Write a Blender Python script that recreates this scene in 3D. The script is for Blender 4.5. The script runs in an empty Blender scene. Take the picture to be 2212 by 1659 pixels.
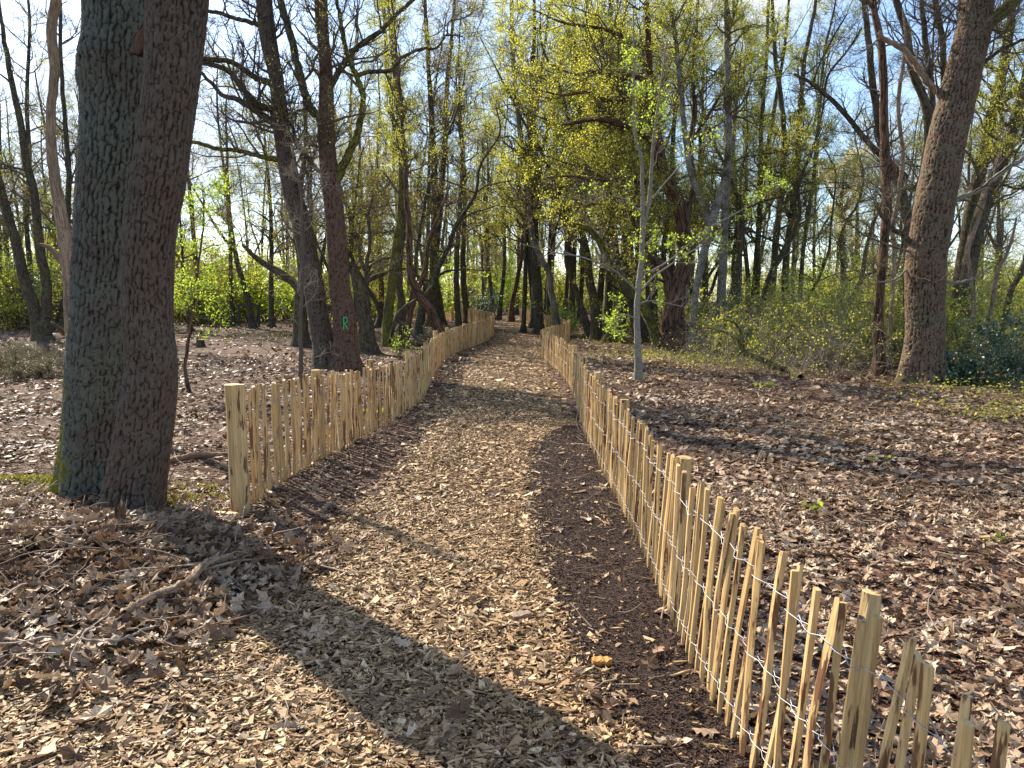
import bpy, math, random
import numpy as np
from mathutils import Vector
rs = np.random.RandomState(7)
random.seed(7)
scene = bpy.context.scene
COL = scene.collection
rad = math.radians

# ------------------------------------------------------------------ camera, sky, sun, exposure
CAMH = 1.60
FPX = 1671.0                      # focal length in pixels of a 2212 px wide picture
PITCH = math.atan((829.5 - 650.0) / FPX)
cam_d = bpy.data.cameras.new('camera')
cam = bpy.data.objects.new('camera', cam_d)
COL.objects.link(cam)
cam_d.sensor_width = 36.0
cam_d.lens = 36.0 * FPX / 2212.0
cam_d.clip_start = 0.05
cam_d.clip_end = 3000
cam.location = (0, 0, CAMH)
cam.rotation_euler = (math.pi / 2 - PITCH, 0, 0)
scene.camera = cam

SUN_AZ = (-0.64, 0.77)            # ground direction towards the sun
SUN_EL = 38.0
world = bpy.data.worlds.new('World')
scene.world = world
world.use_nodes = True
wn, wl = world.node_tree.nodes, world.node_tree.links
wn.clear()
w_out = wn.new('ShaderNodeOutputWorld')
w_bg = wn.new('ShaderNodeBackground')
w_bg.inputs['Strength'].default_value = 0.125
sky = wn.new('ShaderNodeTexSky')
sky.sky_type = 'NISHITA'
sky.sun_disc = False
sky.sun_elevation = rad(SUN_EL)
sky.sun_rotation = math.atan2(SUN_AZ[0], SUN_AZ[1])
sky.altitude = 10
sky.air_density = 1.0
sky.dust_density = 0.6
sky.ozone_density = 2.5
tc = wn.new('ShaderNodeTexCoord')
mp = wn.new('ShaderNodeMapping')
mp.inputs['Scale'].default_value = (1.0, 1.0, 2.6)
mp.inputs['Location'].default_value = (0.35, 0.1, 0.3)
cn = wn.new('ShaderNodeTexNoise')
cn.inputs['Scale'].default_value = 2.3
cn.inputs['Detail'].default_value = 8
cn.inputs['Roughness'].default_value = 0.55
cr = wn.new('ShaderNodeValToRGB')
cr.color_ramp.elements[0].position = 0.52
cr.color_ramp.elements[0].color = (0, 0, 0, 1)
cr.color_ramp.elements[1].position = 0.66
cr.color_ramp.elements[1].color = (1, 1, 1, 1)
cm = wn.new('ShaderNodeMixRGB')
cm.inputs['Color2'].default_value = (3.5, 3.75, 4.1, 1)
wl.new(tc.outputs['Generated'], mp.inputs['Vector'])
wl.new(mp.outputs['Vector'], cn.inputs['Vector'])
wl.new(cn.outputs['Fac'], cr.inputs['Fac'])
wl.new(cr.outputs['Color'], cm.inputs['Fac'])
wl.new(sky.outputs['Color'], cm.inputs['Color1'])
wl.new(cm.outputs['Color'], w_bg.inputs['Color'])
wl.new(w_bg.outputs['Background'], w_out.inputs['Surface'])

sun_d = bpy.data.lights.new('sun', 'SUN')
sun_d.energy = 5.0
sun_d.angle = rad(0.53)
sun_d.color = (1.0, 0.90, 0.74)
sun = bpy.data.objects.new('sun', sun_d)
COL.objects.link(sun)
_a = Vector((SUN_AZ[0], SUN_AZ[1], 0)).normalized()
_s = Vector((_a.x * math.cos(rad(SUN_EL)), _a.y * math.cos(rad(SUN_EL)), math.sin(rad(SUN_EL))))
sun.rotation_euler = _s.to_track_quat('Z', 'Y').to_euler()
sun.location = (-20, 20, 30)

scene.view_settings.view_transform = 'Standard'
scene.view_settings.look = 'None'
scene.view_settings.exposure = 1.15
scene.view_settings.gamma = 1.0
scene.render.engine = 'CYCLES'
scene.cycles.max_bounces = 6
scene.cycles.diffuse_bounces = 3
scene.cycles.transmission_bounces = 4
scene.cycles.glossy_bounces = 2

# ------------------------------------------------------------------ noise and picture-to-world helpers
def _h(ix, iy, iz, seed):
    n = (ix * 374761393 + iy * 668265263 + iz * 2147483647 + seed * 1274126177) & 0xFFFFFFFF
    n = ((n ^ (n >> 13)) * 1274126177) & 0xFFFFFFFF
    n = n ^ (n >> 16)
    return (n & 0xFFFFFF) / float(0xFFFFFF)

def vnoise(x, y, z=0.0, seed=0):
    x = np.asarray(x, float); y = np.asarray(y, float); z = np.asarray(z, float) + np.zeros_like(x)
    ix, iy, iz = np.floor(x).astype(np.int64), np.floor(y).astype(np.int64), np.floor(z).astype(np.int64)
    fx, fy, fz = x - ix, y - iy, z - iz
    fx = fx * fx * (3 - 2 * fx); fy = fy * fy * (3 - 2 * fy); fz = fz * fz * (3 - 2 * fz)
    r = 0
    for dx in (0, 1):
        for dy in (0, 1):
            for dz in (0, 1):
                w = (fx if dx else 1 - fx) * (fy if dy else 1 - fy) * (fz if dz else 1 - fz)
                r = r + w * _h(ix + dx, iy + dy, iz + dz, seed)
    return r * 2 - 1

def fbm(x, y, z=0.0, seed=0, oct=4):
    r, a, f = 0, 0.5, 1.0
    for k in range(oct):
        r = r + a * vnoise(np.asarray(x) * f, np.asarray(y) * f, np.asarray(z) * f, seed + k * 17)
        a *= 0.5; f *= 2.03
    return r

def sstep(a, b, x):
    t = np.clip((np.asarray(x, float) - a) / (b - a), 0, 1)
    return t * t * (3 - 2 * t)

def gauss(x, y, cx, cy, sx, sy):
    return np.exp(-((x - cx) / sx) ** 2 - ((y - cy) / sy) ** 2)

def hgt(x, y):
    x = np.asarray(x, float); y = np.asarray(y, float)
    z = 0.38 * sstep(28, 50, y)
    z = z - 1.1 * sstep(46, 62, y) * sstep(-10, -18, x)
    z = z + 0.20 * gauss(x, y, -2.6, 4.45, 0.95, 0.75) + 0.07 * gauss(x, y, -3.2, 5.9, 0.9, 0.9)
    z = z + 0.30 * gauss(x, y, -5.5, 33, 5.0, 5.0) + 0.22 * gauss(x, y, -10, 16, 4, 4)
    off = sstep(0.9, 2.2, np.abs(x + 0.55) - 0.6)
    z = z + (0.01 + 0.06 * off) * fbm(x * 0.55, y * 0.55, 3.1, 5, 3) + 0.018 * fbm(x * 3.1, y * 3.1, 1.7, 9, 3)
    z = z + 0.6 * fbm(x * 0.03, y * 0.03, 0, 31, 2) * sstep(60, 140, np.hypot(x, y))
    return z

def ray(px, py):
    u = (px - 1106.0) / FPX; v = -(py - 829.5) / FPX
    cp, sp = math.cos(PITCH), math.sin(PITCH)
    return np.array([u, cp + v * sp, -sp + v * cp])

def G(px, py):                      # picture point -> point on the terrain
    d = ray(px, py); z = 0.0
    for _ in range(12):
        t = (z - CAMH) / d[2] if d[2] < -1e-4 else 60
        p = np.array([0, 0, CAMH]) + d * t
        z = float(hgt(p[0], p[1]))
    return np.array([p[0], p[1], z])

def A(px, py, Y):                   # picture point -> point at distance Y
    d = ray(px, py)
    return np.array([0, 0, CAMH]) + d * (Y / d[1])

def PXM(w, Y):                      # pixels -> metres at distance Y
    return w / FPX * Y

# ------------------------------------------------------------------ mesh helpers
def mesh_obj(name, V, F, mats, parent=None, smooth=True, attrs=None, midx=None):
    """V (n,3); F: list of integer arrays (m,k)."""
    V = np.asarray(V, np.float32)
    F = [np.asarray(f, np.int32) for f in (F if isinstance(F, list) else [F]) if len(f)]
    me = bpy.data.meshes.new(name)
    me.vertices.add(len(V)); me.vertices.foreach_set('co', V.ravel())
    nl = sum(f.size for f in F); nf = sum(len(f) for f in F)
    me.loops.add(nl); me.loops.foreach_set('vertex_index', np.concatenate([f.ravel() for f in F]))
    tot = np.concatenate([np.full(len(f), f.shape[1], np.int32) for f in F])
    st = np.concatenate([[0], np.cumsum(tot)[:-1]]).astype(np.int32)
    me.polygons.add(nf)
    me.polygons.foreach_set('loop_start', st)
    me.polygons.foreach_set('loop_total', tot)
    me.polygons.foreach_set('use_smooth', np.full(nf, bool(smooth)))
    if midx is not None:
        me.polygons.foreach_set('material_index', np.asarray(midx, np.int32))
    for k, v in (attrs or {}).items():
        v = np.asarray(v, np.float32)
        if v.ndim == 2:
            a = me.attributes.new(k, 'FLOAT_VECTOR', 'POINT'); a.data.foreach_set('vector', v.ravel())
        else:
            a = me.attributes.new(k, 'FLOAT', 'POINT'); a.data.foreach_set('value', v)
    me.update(calc_edges=True)
    for m in (mats if isinstance(mats, (list, tuple)) else [mats]):
        me.materials.append(m)
    o = bpy.data.objects.new(name, me)
    COL.objects.link(o)
    if parent is not None:
        o.parent = parent
        o.matrix_parent_inverse.identity()
        o.location = (0, 0, 0)
    return o

def tag(o, label=None, cat=None, group=None, kind=None):
    if label: o['label'] = label
    if cat: o['category'] = cat
    if group: o['group'] = group
    if kind: o['kind'] = kind
    return o

def empty(name, loc, label, cat, group=None):
    e = bpy.data.objects.new(name, None)
    e.empty_display_size = 0.2
    e.location = loc
    COL.objects.link(e)
    return tag(e, label, cat, group)

class Acc:                          # collects geometry (vertices relative to an origin)
    def __init__(s): s.V = []; s.Q = []; s.T = []; s.bc = []; s.rn = []; s.mq = []; s.mt = []; s.n = 0
    def add(s, V, Q=None, T=None, bc=None, rn=None, m=0):
        V = np.asarray(V, float).reshape(-1, 3)
        s.V.append(V)
        s.bc.append(V.copy() if bc is None else bc)
        s.rn.append(np.zeros(len(V)) if rn is None else rn)
        if Q is not None and len(Q): s.Q.append(np.asarray(Q) + s.n); s.mq.append(np.full(len(Q), m))
        if T is not None and len(T): s.T.append(np.asarray(T) + s.n); s.mt.append(np.full(len(T), m))
        s.n += len(V)
    def build(s, name, mats, parent=None, org=(0, 0, 0), smooth=True):
        V = np.concatenate(s.V) - np.asarray(org)
        F, mi = [], []
        if s.Q: F.append(np.concatenate(s.Q)); mi.append(np.concatenate(s.mq))
        if s.T: F.append(np.concatenate(s.T)); mi.append(np.concatenate(s.mt))
        return mesh_obj(name, V, F, mats, parent, smooth, {'bc': np.concatenate(s.bc), 'rnd': np.concatenate(s.rn)}, np.concatenate(mi))

def norm(v):
    return v / np.maximum(np.linalg.norm(v, axis=-1, keepdims=True), 1e-9)

def tubes(acc, P, R, ns=5, m=0, rn=None, lump=0.0, cap=True):
    """P (B,K,3), R (B,K): tapered tubes."""
    B, K, _ = P.shape
    T = np.empty_like(P)
    T[:, 1:-1] = P[:, 2:] - P[:, :-2]; T[:, 0] = P[:, 1] - P[:, 0]; T[:, -1] = P[:, -1] - P[:, -2]
    T = norm(T)
    mt = np.abs(norm(P[:, -1] - P[:, 0]))
    ref = np.zeros((B, 3)); ref[np.arange(B), np.argmin(mt, axis=1)] = 1
    X = norm(np.cross(T, ref[:, None, :])); Y = np.cross(T, X)
    th = np.arange(ns) * 2 * math.pi / ns
    c, s = np.cos(th), np.sin(th)
    Rr = R[:, :, None] * np.ones(ns)
    if lump: Rr = Rr * (1 + lump * rs.uniform(-1, 1, (B, K, ns)))
    V = P[:, :, None, :] + Rr[..., None] * (X[:, :, None, :] * c[None, None, :, None] + Y[:, :, None, :] * s[None, None, :, None])
    L = np.concatenate([np.zeros((B, 1)), np.cumsum(np.linalg.norm(np.diff(P, axis=1), axis=2), axis=1)], axis=1)
    off = rs.uniform(0, 50, (B, 1, 1))
    bc = np.stack([R[:, :, None] * c + off, R[:, :, None] * s + off, L[:, :, None] + off + np.zeros(ns)], axis=-1)
    i = np.arange(K - 1)[:, None] * ns + np.arange(ns)[None, :]
    j = np.arange(K - 1)[:, None] * ns + (np.arange(ns)[None, :] + 1) % ns
    q = np.stack([i, j, j + ns, i + ns], -1).reshape(-1, 4)
    Q = (np.arange(B)[:, None, None] * K * ns + q[None]).reshape(-1, 4)
    r = (rs.rand(B) if rn is None else rn)[:, None] * np.ones(K * ns)
    Vv = V.reshape(-1, 3)
    Tt = None
    if cap:
        tt = []
        for a in range(1, ns - 1): tt.append([(K - 1) * ns, (K - 1) * ns + a, (K - 1) * ns + a + 1])
        Tt = (np.arange(B)[:, None, None] * K * ns + np.array(tt)[None]).reshape(-1, 3)
    acc.add(Vv, Q, Tt, bc.reshape(-1, 3), r.ravel(), m)

def catmull(pts, n):
    pts = np.asarray(pts, float)
    P = np.vstack([2 * pts[0] - pts[1], pts, 2 * pts[-1] - pts[-2]])
    seg = np.linalg.norm(np.diff(pts[:, :3], axis=0), axis=1)
    cum = np.concatenate([[0], np.cumsum(seg)])
    out = []
    for s in np.linspace(0, cum[-1], n):
        k = min(max(np.searchsorted(cum, s, side='right') - 1, 0), len(seg) - 1)
        t = (s - cum[k]) / max(seg[k], 1e-9)
        a, b, c, d = P[k], P[k + 1], P[k + 2], P[k + 3]
        out.append(0.5 * ((2 * b) + (-a + c) * t + (2 * a - 5 * b + 4 * c - d) * t * t + (-a + 3 * b - 3 * c + d) * t ** 3))
    return np.array(out)

def grow(start, d, length, K, wander=0.25, up=0.05, droop=0.0):
    """random-walk polylines: start (B,3), d (B,3), length (B,)"""
    B = len(start)
    P = np.empty((B, K, 3)); P[:, 0] = start
    d = norm(d)
    st = (length / (K - 1))[:, None]
    for k in range(1, K):
        d = norm(d + wander * rs.normal(size=(B, 3)) + np.array([0, 0, up - droop * k / K]))
        P[:, k] = P[:, k - 1] + d * st
    return P

def spawn(P, R, n, t0, t1, ang, lmin, lmax, K, wander, up, rk=0.55, rmin=0.002, taper=0.25, horiz=0.0):
    """children of every polyline in P"""
    B, Kp, _ = P.shape
    t = rs.uniform(t0, t1, (B, n)) * (Kp - 1)
    k = np.clip(t.astype(int), 0, Kp - 2); f = (t - k)[..., None]
    bi = np.arange(B)[:, None]
    a, b = P[bi, k], P[bi, k + 1]
    st = a * (1 - f) + b * f
    T = norm(b - a)
    rr = (R[bi, k] * (1 - f[..., 0]) + R[bi, k + 1] * f[..., 0])
    q = rs.normal(size=T.shape); q = norm(q - (q * T).sum(-1, keepdims=True) * T)
    an = np.radians(rs.uniform(ang[0], ang[1], (B, n)))[..., None]
    d = T * np.cos(an) + q * np.sin(an)
    d[..., 2] *= (1 - horiz)
    L = rs.uniform(lmin, lmax, (B, n)) * (1.0 - 0.45 * t / (Kp - 1))
    C = grow(st.reshape(-1, 3), d.reshape(-1, 3), L.ravel(), K, wander, up)
    r0 = np.maximum(rr.ravel() * rk, rmin)
    CR = r0[:, None] * np.linspace(1, taper, K)[None, :]
    CR = np.maximum(CR, rmin * 0.6)
    return C, CR

def leaves(acc, pts, size, m=1, flat=0.3, aspect=0.62, rn=None):
    """diamond leaves folded along the midrib at pts (N,3)"""
    N = len(pts)
    if N == 0: return
    nrm = rs.normal(size=(N, 3)); nrm[:, 2] += flat * 3; nrm = norm(nrm)
    d = rs.normal(size=(N, 3)); d = norm(d - (d * nrm).sum(1, keepdims=True) * nrm)
    sd = np.cross(nrm, d)
    L = size * rs.uniform(0.6, 1.3, N)[:, None]
    W = L * aspect * 0.5
    up = nrm * L * rs.uniform(0.0, 0.22, N)[:, None]
    V = np.stack([pts, pts + d * L * 0.45 + sd * W + up, pts + d * L, pts + d * L * 0.45 - sd * W + up], 1)
    b = np.arange(N)[:, None] * 4
    T = np.concatenate([b + np.array([[0, 1, 2]]), b + np.array([[0, 2, 3]])])
    r = rs.rand(N) if rn is None else rn
    acc.add(V.reshape(-1, 3), None, T, None, np.repeat(r, 4), m)

def along(P, n, t0=0.2, t1=1.0, jit=0.05):
    B, K, _ = P.shape
    t = rs.uniform(t0, t1, (B, n)) * (K - 1)
    k = np.clip(t.astype(int), 0, K - 2); f = (t - k)[..., None]
    bi = np.arange(B)[:, None]
    p = (P[bi, k] * (1 - f) + P[bi, k + 1] * f).reshape(-1, 3)
    return p + rs.normal(size=p.shape) * jit

# ------------------------------------------------------------------ materials
def new_mat(name):
    m = bpy.data.materials.new(name); m.use_nodes = True
    nt = m.node_tree; nt.nodes.clear()
    out = nt.nodes.new('ShaderNodeOutputMaterial')
    return m, nt, out

class NB:
    def __init__(s, nt): s.nt = nt
    def n(s, t, **kw):
        x = s.nt.nodes.new('ShaderNode' + t)
        for k, v in kw.items():
            if k.startswith('_'): setattr(x, k[1:], v)
            else: x.inputs[k.replace('__', ' ')].default_value = v
        return x
    def l(s, a, b): s.nt.links.new(a, b)
    def ramp(s, fac, stops, interp='LINEAR'):
        r = s.nt.nodes.new('ShaderNodeValToRGB'); e = r.color_ramp.elements; r.color_ramp.interpolation = interp
        while len(e) < len(stops): e.new(0.5)
        for k, (p, c) in enumerate(stops):
            e[k].position = p; e[k].color = (c[0], c[1], c[2], 1) if isinstance(c, (tuple, list)) else (c, c, c, 1)
        s.l(fac, r.inputs['Fac']); return r.outputs['Color']
    def mix(s, f, a, b, mode='MIX'):
        x = s.nt.nodes.new('ShaderNodeMixRGB'); x.blend_type = mode
        for sock, v in ((x.inputs['Fac'], f), (x.inputs['Color1'], a), (x.inputs['Color2'], b)):
            if isinstance(v, (int, float)): sock.default_value = v
            elif isinstance(v, tuple): sock.default_value = (v[0], v[1], v[2], 1)
            else: s.l(v, sock)
        return x.outputs['Color']
    def math(s, op, a, b=0.0):
        x = s.nt.nodes.new('ShaderNodeMath'); x.operation = op
        for sock, v in ((x.inputs[0], a), (x.inputs[1], b)):
            if isinstance(v, (int, float)): sock.default_value = v
            else: s.l(v, sock)
        return x.outputs[0]

def coords(nb, attr, scale):
    if attr == 'Object':
        c = nb.n('TexCoord').outputs['Object']
    else:
        a = nb.n('Attribute'); a.attribute_name = attr; c = a.outputs['Vector']
    m = nb.n('Mapping'); m.inputs['Scale'].default_value = scale
    nb.l(c, m.inputs['Vector']); return m.outputs['Vector']

def attr_fac(nb, name):
    a = nb.n('Attribute'); a.attribute_name = name; return a.outputs['Fac']

def bark_mat(name, plate, fissure, lichen=(0.20, 0.22, 0.16), lich=0.3, scale=26, stretch=0.2, bump=0.6, moss=0.0, cracks=True, crack_attr=False):
    m, nt, out = new_mat(name); nb = NB(nt)
    bs = nb.n('BsdfPrincipled', Roughness=0.92)
    bs.inputs['Specular IOR Level'].default_value = 0.15
    v = coords(nb, 'bc', (1, 1, 1))
    nz = nb.n('TexNoise', Scale=9.0, Detail=5.0, Roughness=0.65); nb.l(v, nz.inputs['Vector'])
    warp = nb.mix(0.045, v, nz.outputs['Color'], 'ADD')
    mp2 = nb.n('Mapping'); mp2.inputs['Scale'].default_value = (1, 1, stretch); nb.l(warp, mp2.inputs['Vector'])
    vo = nb.n('TexNoise', Scale=float(scale), Detail=2.5, Roughness=0.5); nb.l(mp2.outputs['Vector'], vo.inputs['Vector'])
    vod = nb.math('ABSOLUTE', nb.math('SUBTRACT', vo.outputs['Fac'], 0.5))
    fn = nb.n('TexNoise', Scale=60.0, Detail=6.0, Roughness=0.7); nb.l(mp2.outputs['Vector'], fn.inputs['Vector'])
    big = nb.n('TexNoise', Scale=3.0, Detail=4.0, Roughness=0.6); nb.l(v, big.inputs['Vector'])
    if crack_attr:
        edge = attr_fac(nb, 'crack')
        ef = nb.ramp(edge, [(0.05, 0.0), (0.62, 1.0)])
        vo2 = nb.ramp(vod, [(0.0, 0.55), (0.05, 1.0)])
        ef2 = nb.mix(0.6, ef, vo2, 'MULTIPLY')
    else:
        ef = nb.ramp(vod, [(0.0, 0.0), (0.07, 1.0)]); ef2 = ef
    pl = nb.mix(fn.outputs['Fac'], tuple(c * 0.62 for c in plate), tuple(min(c * 1.35, 1) for c in plate))
    lf = nb.ramp(big.outputs['Fac'], [(0.5 - 0.25 * lich, 0.0), (0.72 - 0.2 * lich, 1.0)])
    lf = nb.math('MULTIPLY', lf, min(1.0, lich * 1.6))
    pl = nb.mix(lf, pl, lichen)
    c = nb.mix(ef2, fissure, pl) if cracks else pl
    if moss:
        mn = nb.n('TexNoise', Scale=5.0, Detail=7.0, Roughness=0.72); nb.l(v, mn.inputs['Vector'])
        mf = nb.ramp(nb.math('MULTIPLY', mn.outputs['Fac'], attr_fac(nb, 'moss')), [(0.36, 0.0), (0.46, 1.0)])
        c = nb.mix(mf, c, nb.mix(fn.outputs['Fac'], (0.06, 0.065, 0.008), (0.26, 0.25, 0.03)))
    gr = nb.n('TexNoise', Scale=150.0, Detail=6.0, Roughness=0.75); nb.l(v, gr.inputs['Vector'])
    c = nb.mix(1.0, c, nb.ramp(gr.outputs['Fac'], [(0.32, 0.62), (0.68, 1.3)]), 'MULTIPLY')
    nb.l(c, bs.inputs['Base Color'])
    hh = nb.math('ADD', nb.math('MULTIPLY', ef2 if not crack_attr else vo2, 1.0), nb.math('ADD', nb.math('MULTIPLY', fn.outputs['Fac'], 0.7), nb.math('MULTIPLY', gr.outputs['Fac'], 0.5)))
    bp = nb.n('Bump', Strength=bump, Distance=0.02); nb.l(hh, bp.inputs['Height'])
    nb.l(bp.outputs['Normal'], bs.inputs['Normal'])
    nb.l(bs.outputs['BSDF'], out.inputs['Surface'])
    return m

def leaf_mat(name, cols, trans=0.45, gloss=0.35):
    m, nt, out = new_mat(name); nb = NB(nt)
    r = attr_fac(nb, 'rnd')
    c = nb.ramp(r, [(k / (len(cols) - 1), cols[k]) for k in range(len(cols))])
    d = nb.n('BsdfPrincipled', Roughness=0.45 if gloss > 0.4 else 0.6); d.inputs['Specular IOR Level'].default_value = gloss
    nb.l(c, d.inputs['Base Color'])
    t = nb.n('BsdfTranslucent'); nb.l(nb.mix(1.0, c, (1.9, 1.85, 0.9), 'MULTIPLY'), t.inputs['Color'])
    mx = nb.n('MixShader', Fac=trans); nb.l(d.outputs['BSDF'], mx.inputs[1]); nb.l(t.outputs['BSDF'], mx.inputs[2])
    nb.l(mx.outputs['Shader'], out.inputs['Surface'])
    return m

def litter_mat(name, cols, rough=0.7, trans=0.0, grain=True):
    m, nt, out = new_mat(name); nb = NB(nt)
    c = nb.ramp(attr_fac(nb, 'rnd'), [(k / (len(cols) - 1), cols[k]) for k in range(len(cols))])
    d = nb.n('BsdfPrincipled', Roughness=rough); d.inputs['Specular IOR Level'].default_value = 0.3
    if grain:
        v = coords(nb, 'bc', (1, 1, 1))
        nz = nb.n('TexNoise', Scale=70.0, Detail=4.0, Roughness=0.7); nb.l(v, nz.inputs['Vector'])
        c = nb.mix(1.0, c, nb.ramp(nz.outputs['Fac'], [(0.3, 0.62), (0.7, 1.2)]), 'MULTIPLY')
    nb.l(c, d.inputs['Base Color'])
    if trans:
        t = nb.n('BsdfTranslucent'); nb.l(c, t.inputs['Color'])
        mx = nb.n('MixShader', Fac=trans); nb.l(d.outputs['BSDF'], mx.inputs[1]); nb.l(t.outputs['BSDF'], mx.inputs[2])
        nb.l(mx.outputs['Shader'], out.inputs['Surface'])
    else:
        nb.l(d.outputs['BSDF'], out.inputs['Surface'])
    return m

def plain_mat(name, col, rough=0.6, metal=0.0):
    m, nt, out = new_mat(name); nb = NB(nt)
    d = nb.n('BsdfPrincipled', Roughness=rough, Metallic=metal)
    nz = nb.n('TexNoise', Scale=25.0, Detail=4.0)
    nb.l(coords(nb, 'Object', (1, 1, 1)), nz.inputs['Vector'])
    nb.l(nb.mix(nz.outputs['Fac'], tuple(c * 0.8 for c in col), tuple(min(1, c * 1.15) for c in col)), d.inputs['Base Color'])
    nb.l(d.outputs['BSDF'], out.inputs['Surface'])
    return m

def picket_mat(name, base, bark, dark=0.5):
    m, nt, out = new_mat(name); nb = NB(nt)
    d = nb.n('BsdfPrincipled', Roughness=0.6); d.inputs['Specular IOR Level'].default_value = 0.3
    r = attr_fac(nb, 'rnd')
    v = coords(nb, 'bc', (1, 1, 0.045))
    nz = nb.n('TexNoise', Scale=110.0, Detail=5.0, Roughness=0.6); nb.l(v, nz.inputs['Vector'])
    v2 = coords(nb, 'bc', (1, 1, 0.16))
    n2 = nb.n('TexNoise', Scale=26.0, Detail=4.0, Roughness=0.6); nb.l(v2, n2.inputs['Vector'])
    tone = nb.ramp(r, [(0.0, tuple(c * 0.80 for c in base)), (0.5, base), (1.0, (base[0] * 1.08, base[1] * 1.12, base[2] * 1.25))])
    c = nb.mix(1.0, tone, nb.ramp(nz.outputs['Fac'], [(0.3, (0.66, 0.60, 0.52)), (0.6, (1.08, 1.08, 1.08))]), 'MULTIPLY')
    th = nb.math('ADD', n2.outputs['Fac'], nb.math('MULTIPLY', nb.math('FRACT', nb.math('MULTIPLY', r, 7.31)), dark * 0.22))
    c = nb.mix(nb.ramp(th, [(0.62, 0.0), (0.66, 1.0)]), c, bark)
    nb.l(c, d.inputs['Base Color'])
    bp = nb.n('Bump', Strength=0.35, Distance=0.004); nb.l(nz.outputs['Fac'], bp.inputs['Height'])
    nb.l(bp.outputs['Normal'], d.inputs['Normal'])
    nb.l(d.outputs['BSDF'], out.inputs['Surface'])
    return m

def ground_mat(name, cols, cell=13.0, dark=(0.035, 0.02, 0.014), bump=0.6, soil=False, green=None, stretch=(1, 1, 1)):
    m, nt, out = new_mat(name); nb = NB(nt)
    d = nb.n('BsdfPrincipled', Roughness=0.9); d.inputs['Specular IOR Level'].default_value = 0.2
    v = coords(nb, 'Object', stretch)
    nz = nb.n('TexNoise', Scale=7.0, Detail=4.0); nb.l(v, nz.inputs['Vector'])
    w = nb.mix(0.12, v, nz.outputs['Color'], 'ADD')
    vo = nb.n('TexVoronoi', Scale=cell); nb.l(w, vo.inputs['Vector'])
    ve = nb.n('TexVoronoi', Scale=cell, _feature='DISTANCE_TO_EDGE'); nb.l(w, ve.inputs['Vector'])
    bw = nb.n('RGBToBW'); nb.l(vo.outputs['Color'], bw.inputs['Color'])
    c = nb.ramp(bw.outputs['Val'], [(0.15 + 0.7 * k / (len(cols) - 1), cols[k]) for k in range(len(cols))])
    big = nb.n('TexNoise', Scale=0.7, Detail=5.0, Roughness=0.65); nb.l(v, big.inputs['Vector'])
    c = nb.mix(1.0, c, nb.ramp(big.outputs['Fac'], [(0.35, (0.6, 0.56, 0.52)), (0.65, (1.1, 1.1, 1.1))]), 'MULTIPLY')
    if soil:
        fine = nb.n('TexNoise', Scale=140.0, Detail=4.0, Roughness=0.8); nb.l(v, fine.inputs['Vector'])
        c = nb.mix(0.6, c, nb.ramp(fine.outputs['Fac'], [(0.3, dark), (0.75, cols[-1])]))
        h = fine.outputs['Fac']
    else:
        c = nb.mix(nb.ramp(ve.outputs['Distance'], [(0.0, 0.0), (0.10, 1.0)]), dark, c)
        h = nb.math('ADD', bw.outputs['Val'], nb.math('MULTIPLY', ve.outputs['Distance'], 1.5))
    if green:
        gn = nb.n('TexNoise', Scale=0.35, Detail=6.0, Roughness=0.7); nb.l(v, gn.inputs['Vector'])
        c = nb.mix(nb.ramp(gn.outputs['Fac'], [(0.56, 0.0), (0.70, 0.75)]), c, green)
    nb.l(c, d.inputs['Base Color'])
    bp = nb.n('Bump', Strength=bump, Distance=0.02 if not soil else 0.008); nb.l(h, bp.inputs['Height'])
    nb.l(bp.outputs['Normal'], d.inputs['Normal'])
    nb.l(d.outputs['BSDF'], out.inputs['Surface'])
    return m

M = {}
M['bark_grey'] = bark_mat('bark_grey_oak', (0.135, 0.116, 0.094), (0.020, 0.015, 0.012), (0.145, 0.155, 0.12), 0.6, 30, 0.3, 0.7, moss=1.0, crack_attr=True)
M['bark_brown'] = bark_mat('bark_brown_oak', (0.135, 0.098, 0.074), (0.024, 0.015, 0.011), (0.14, 0.135, 0.105), 0.3, 30, 0.28, 0.7, moss=1.0, crack_attr=True)
M['bark_warm'] = bark_mat('bark_warm_oak', (0.20, 0.135, 0.088), (0.030, 0.017, 0.011), (0.155, 0.15, 0.105), 0.3, 24, 0.26, 0.8, moss=1.0, crack_attr=True)
M['bark_red'] = bark_mat('bark_reddish_oak', (0.165, 0.098, 0.066), (0.035, 0.020, 0.014), (0.17, 0.15, 0.10), 0.15, 24, 0.25, 0.8, moss=1.0, crack_attr=True)
M['bark_far'] = bark_mat('bark_far_tree', (0.105, 0.085, 0.066), (0.025, 0.018, 0.014), (0.13, 0.13, 0.07), 0.5, 18, 0.25, 0.7)
M['bark_mid'] = bark_mat('bark_mid_tree', (0.125, 0.095, 0.070), (0.025, 0.018, 0.013), (0.17, 0.16, 0.06), 0.4, 20, 0.25, 0.8)
M['bark_moss'] = bark_mat('bark_mossy_limb', (0.105, 0.085, 0.06), (0.025, 0.018, 0.013), (0.20, 0.19, 0.035), 0.8, 20, 0.3, 0.8)
M['bark_dead'] = bark_mat('bark_dead_wood', (0.40, 0.29, 0.19), (0.17, 0.11, 0.07), (0.15, 0.10, 0.07), 0.35, 30, 0.08, 0.5)
M['bark_snag'] = bark_mat('bark_red_snag', (0.19, 0.105, 0.065), (0.03, 0.016, 0.012), (0.13, 0.10, 0.07), 0.35, 14, 0.12, 1.0)
M['bark_birch'] = bark_mat('bark_birch', (0.34, 0.30, 0.25), (0.06, 0.048, 0.036), (0.10, 0.085, 0.065), 0.5, 14, 1.6, 0.4)
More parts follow.
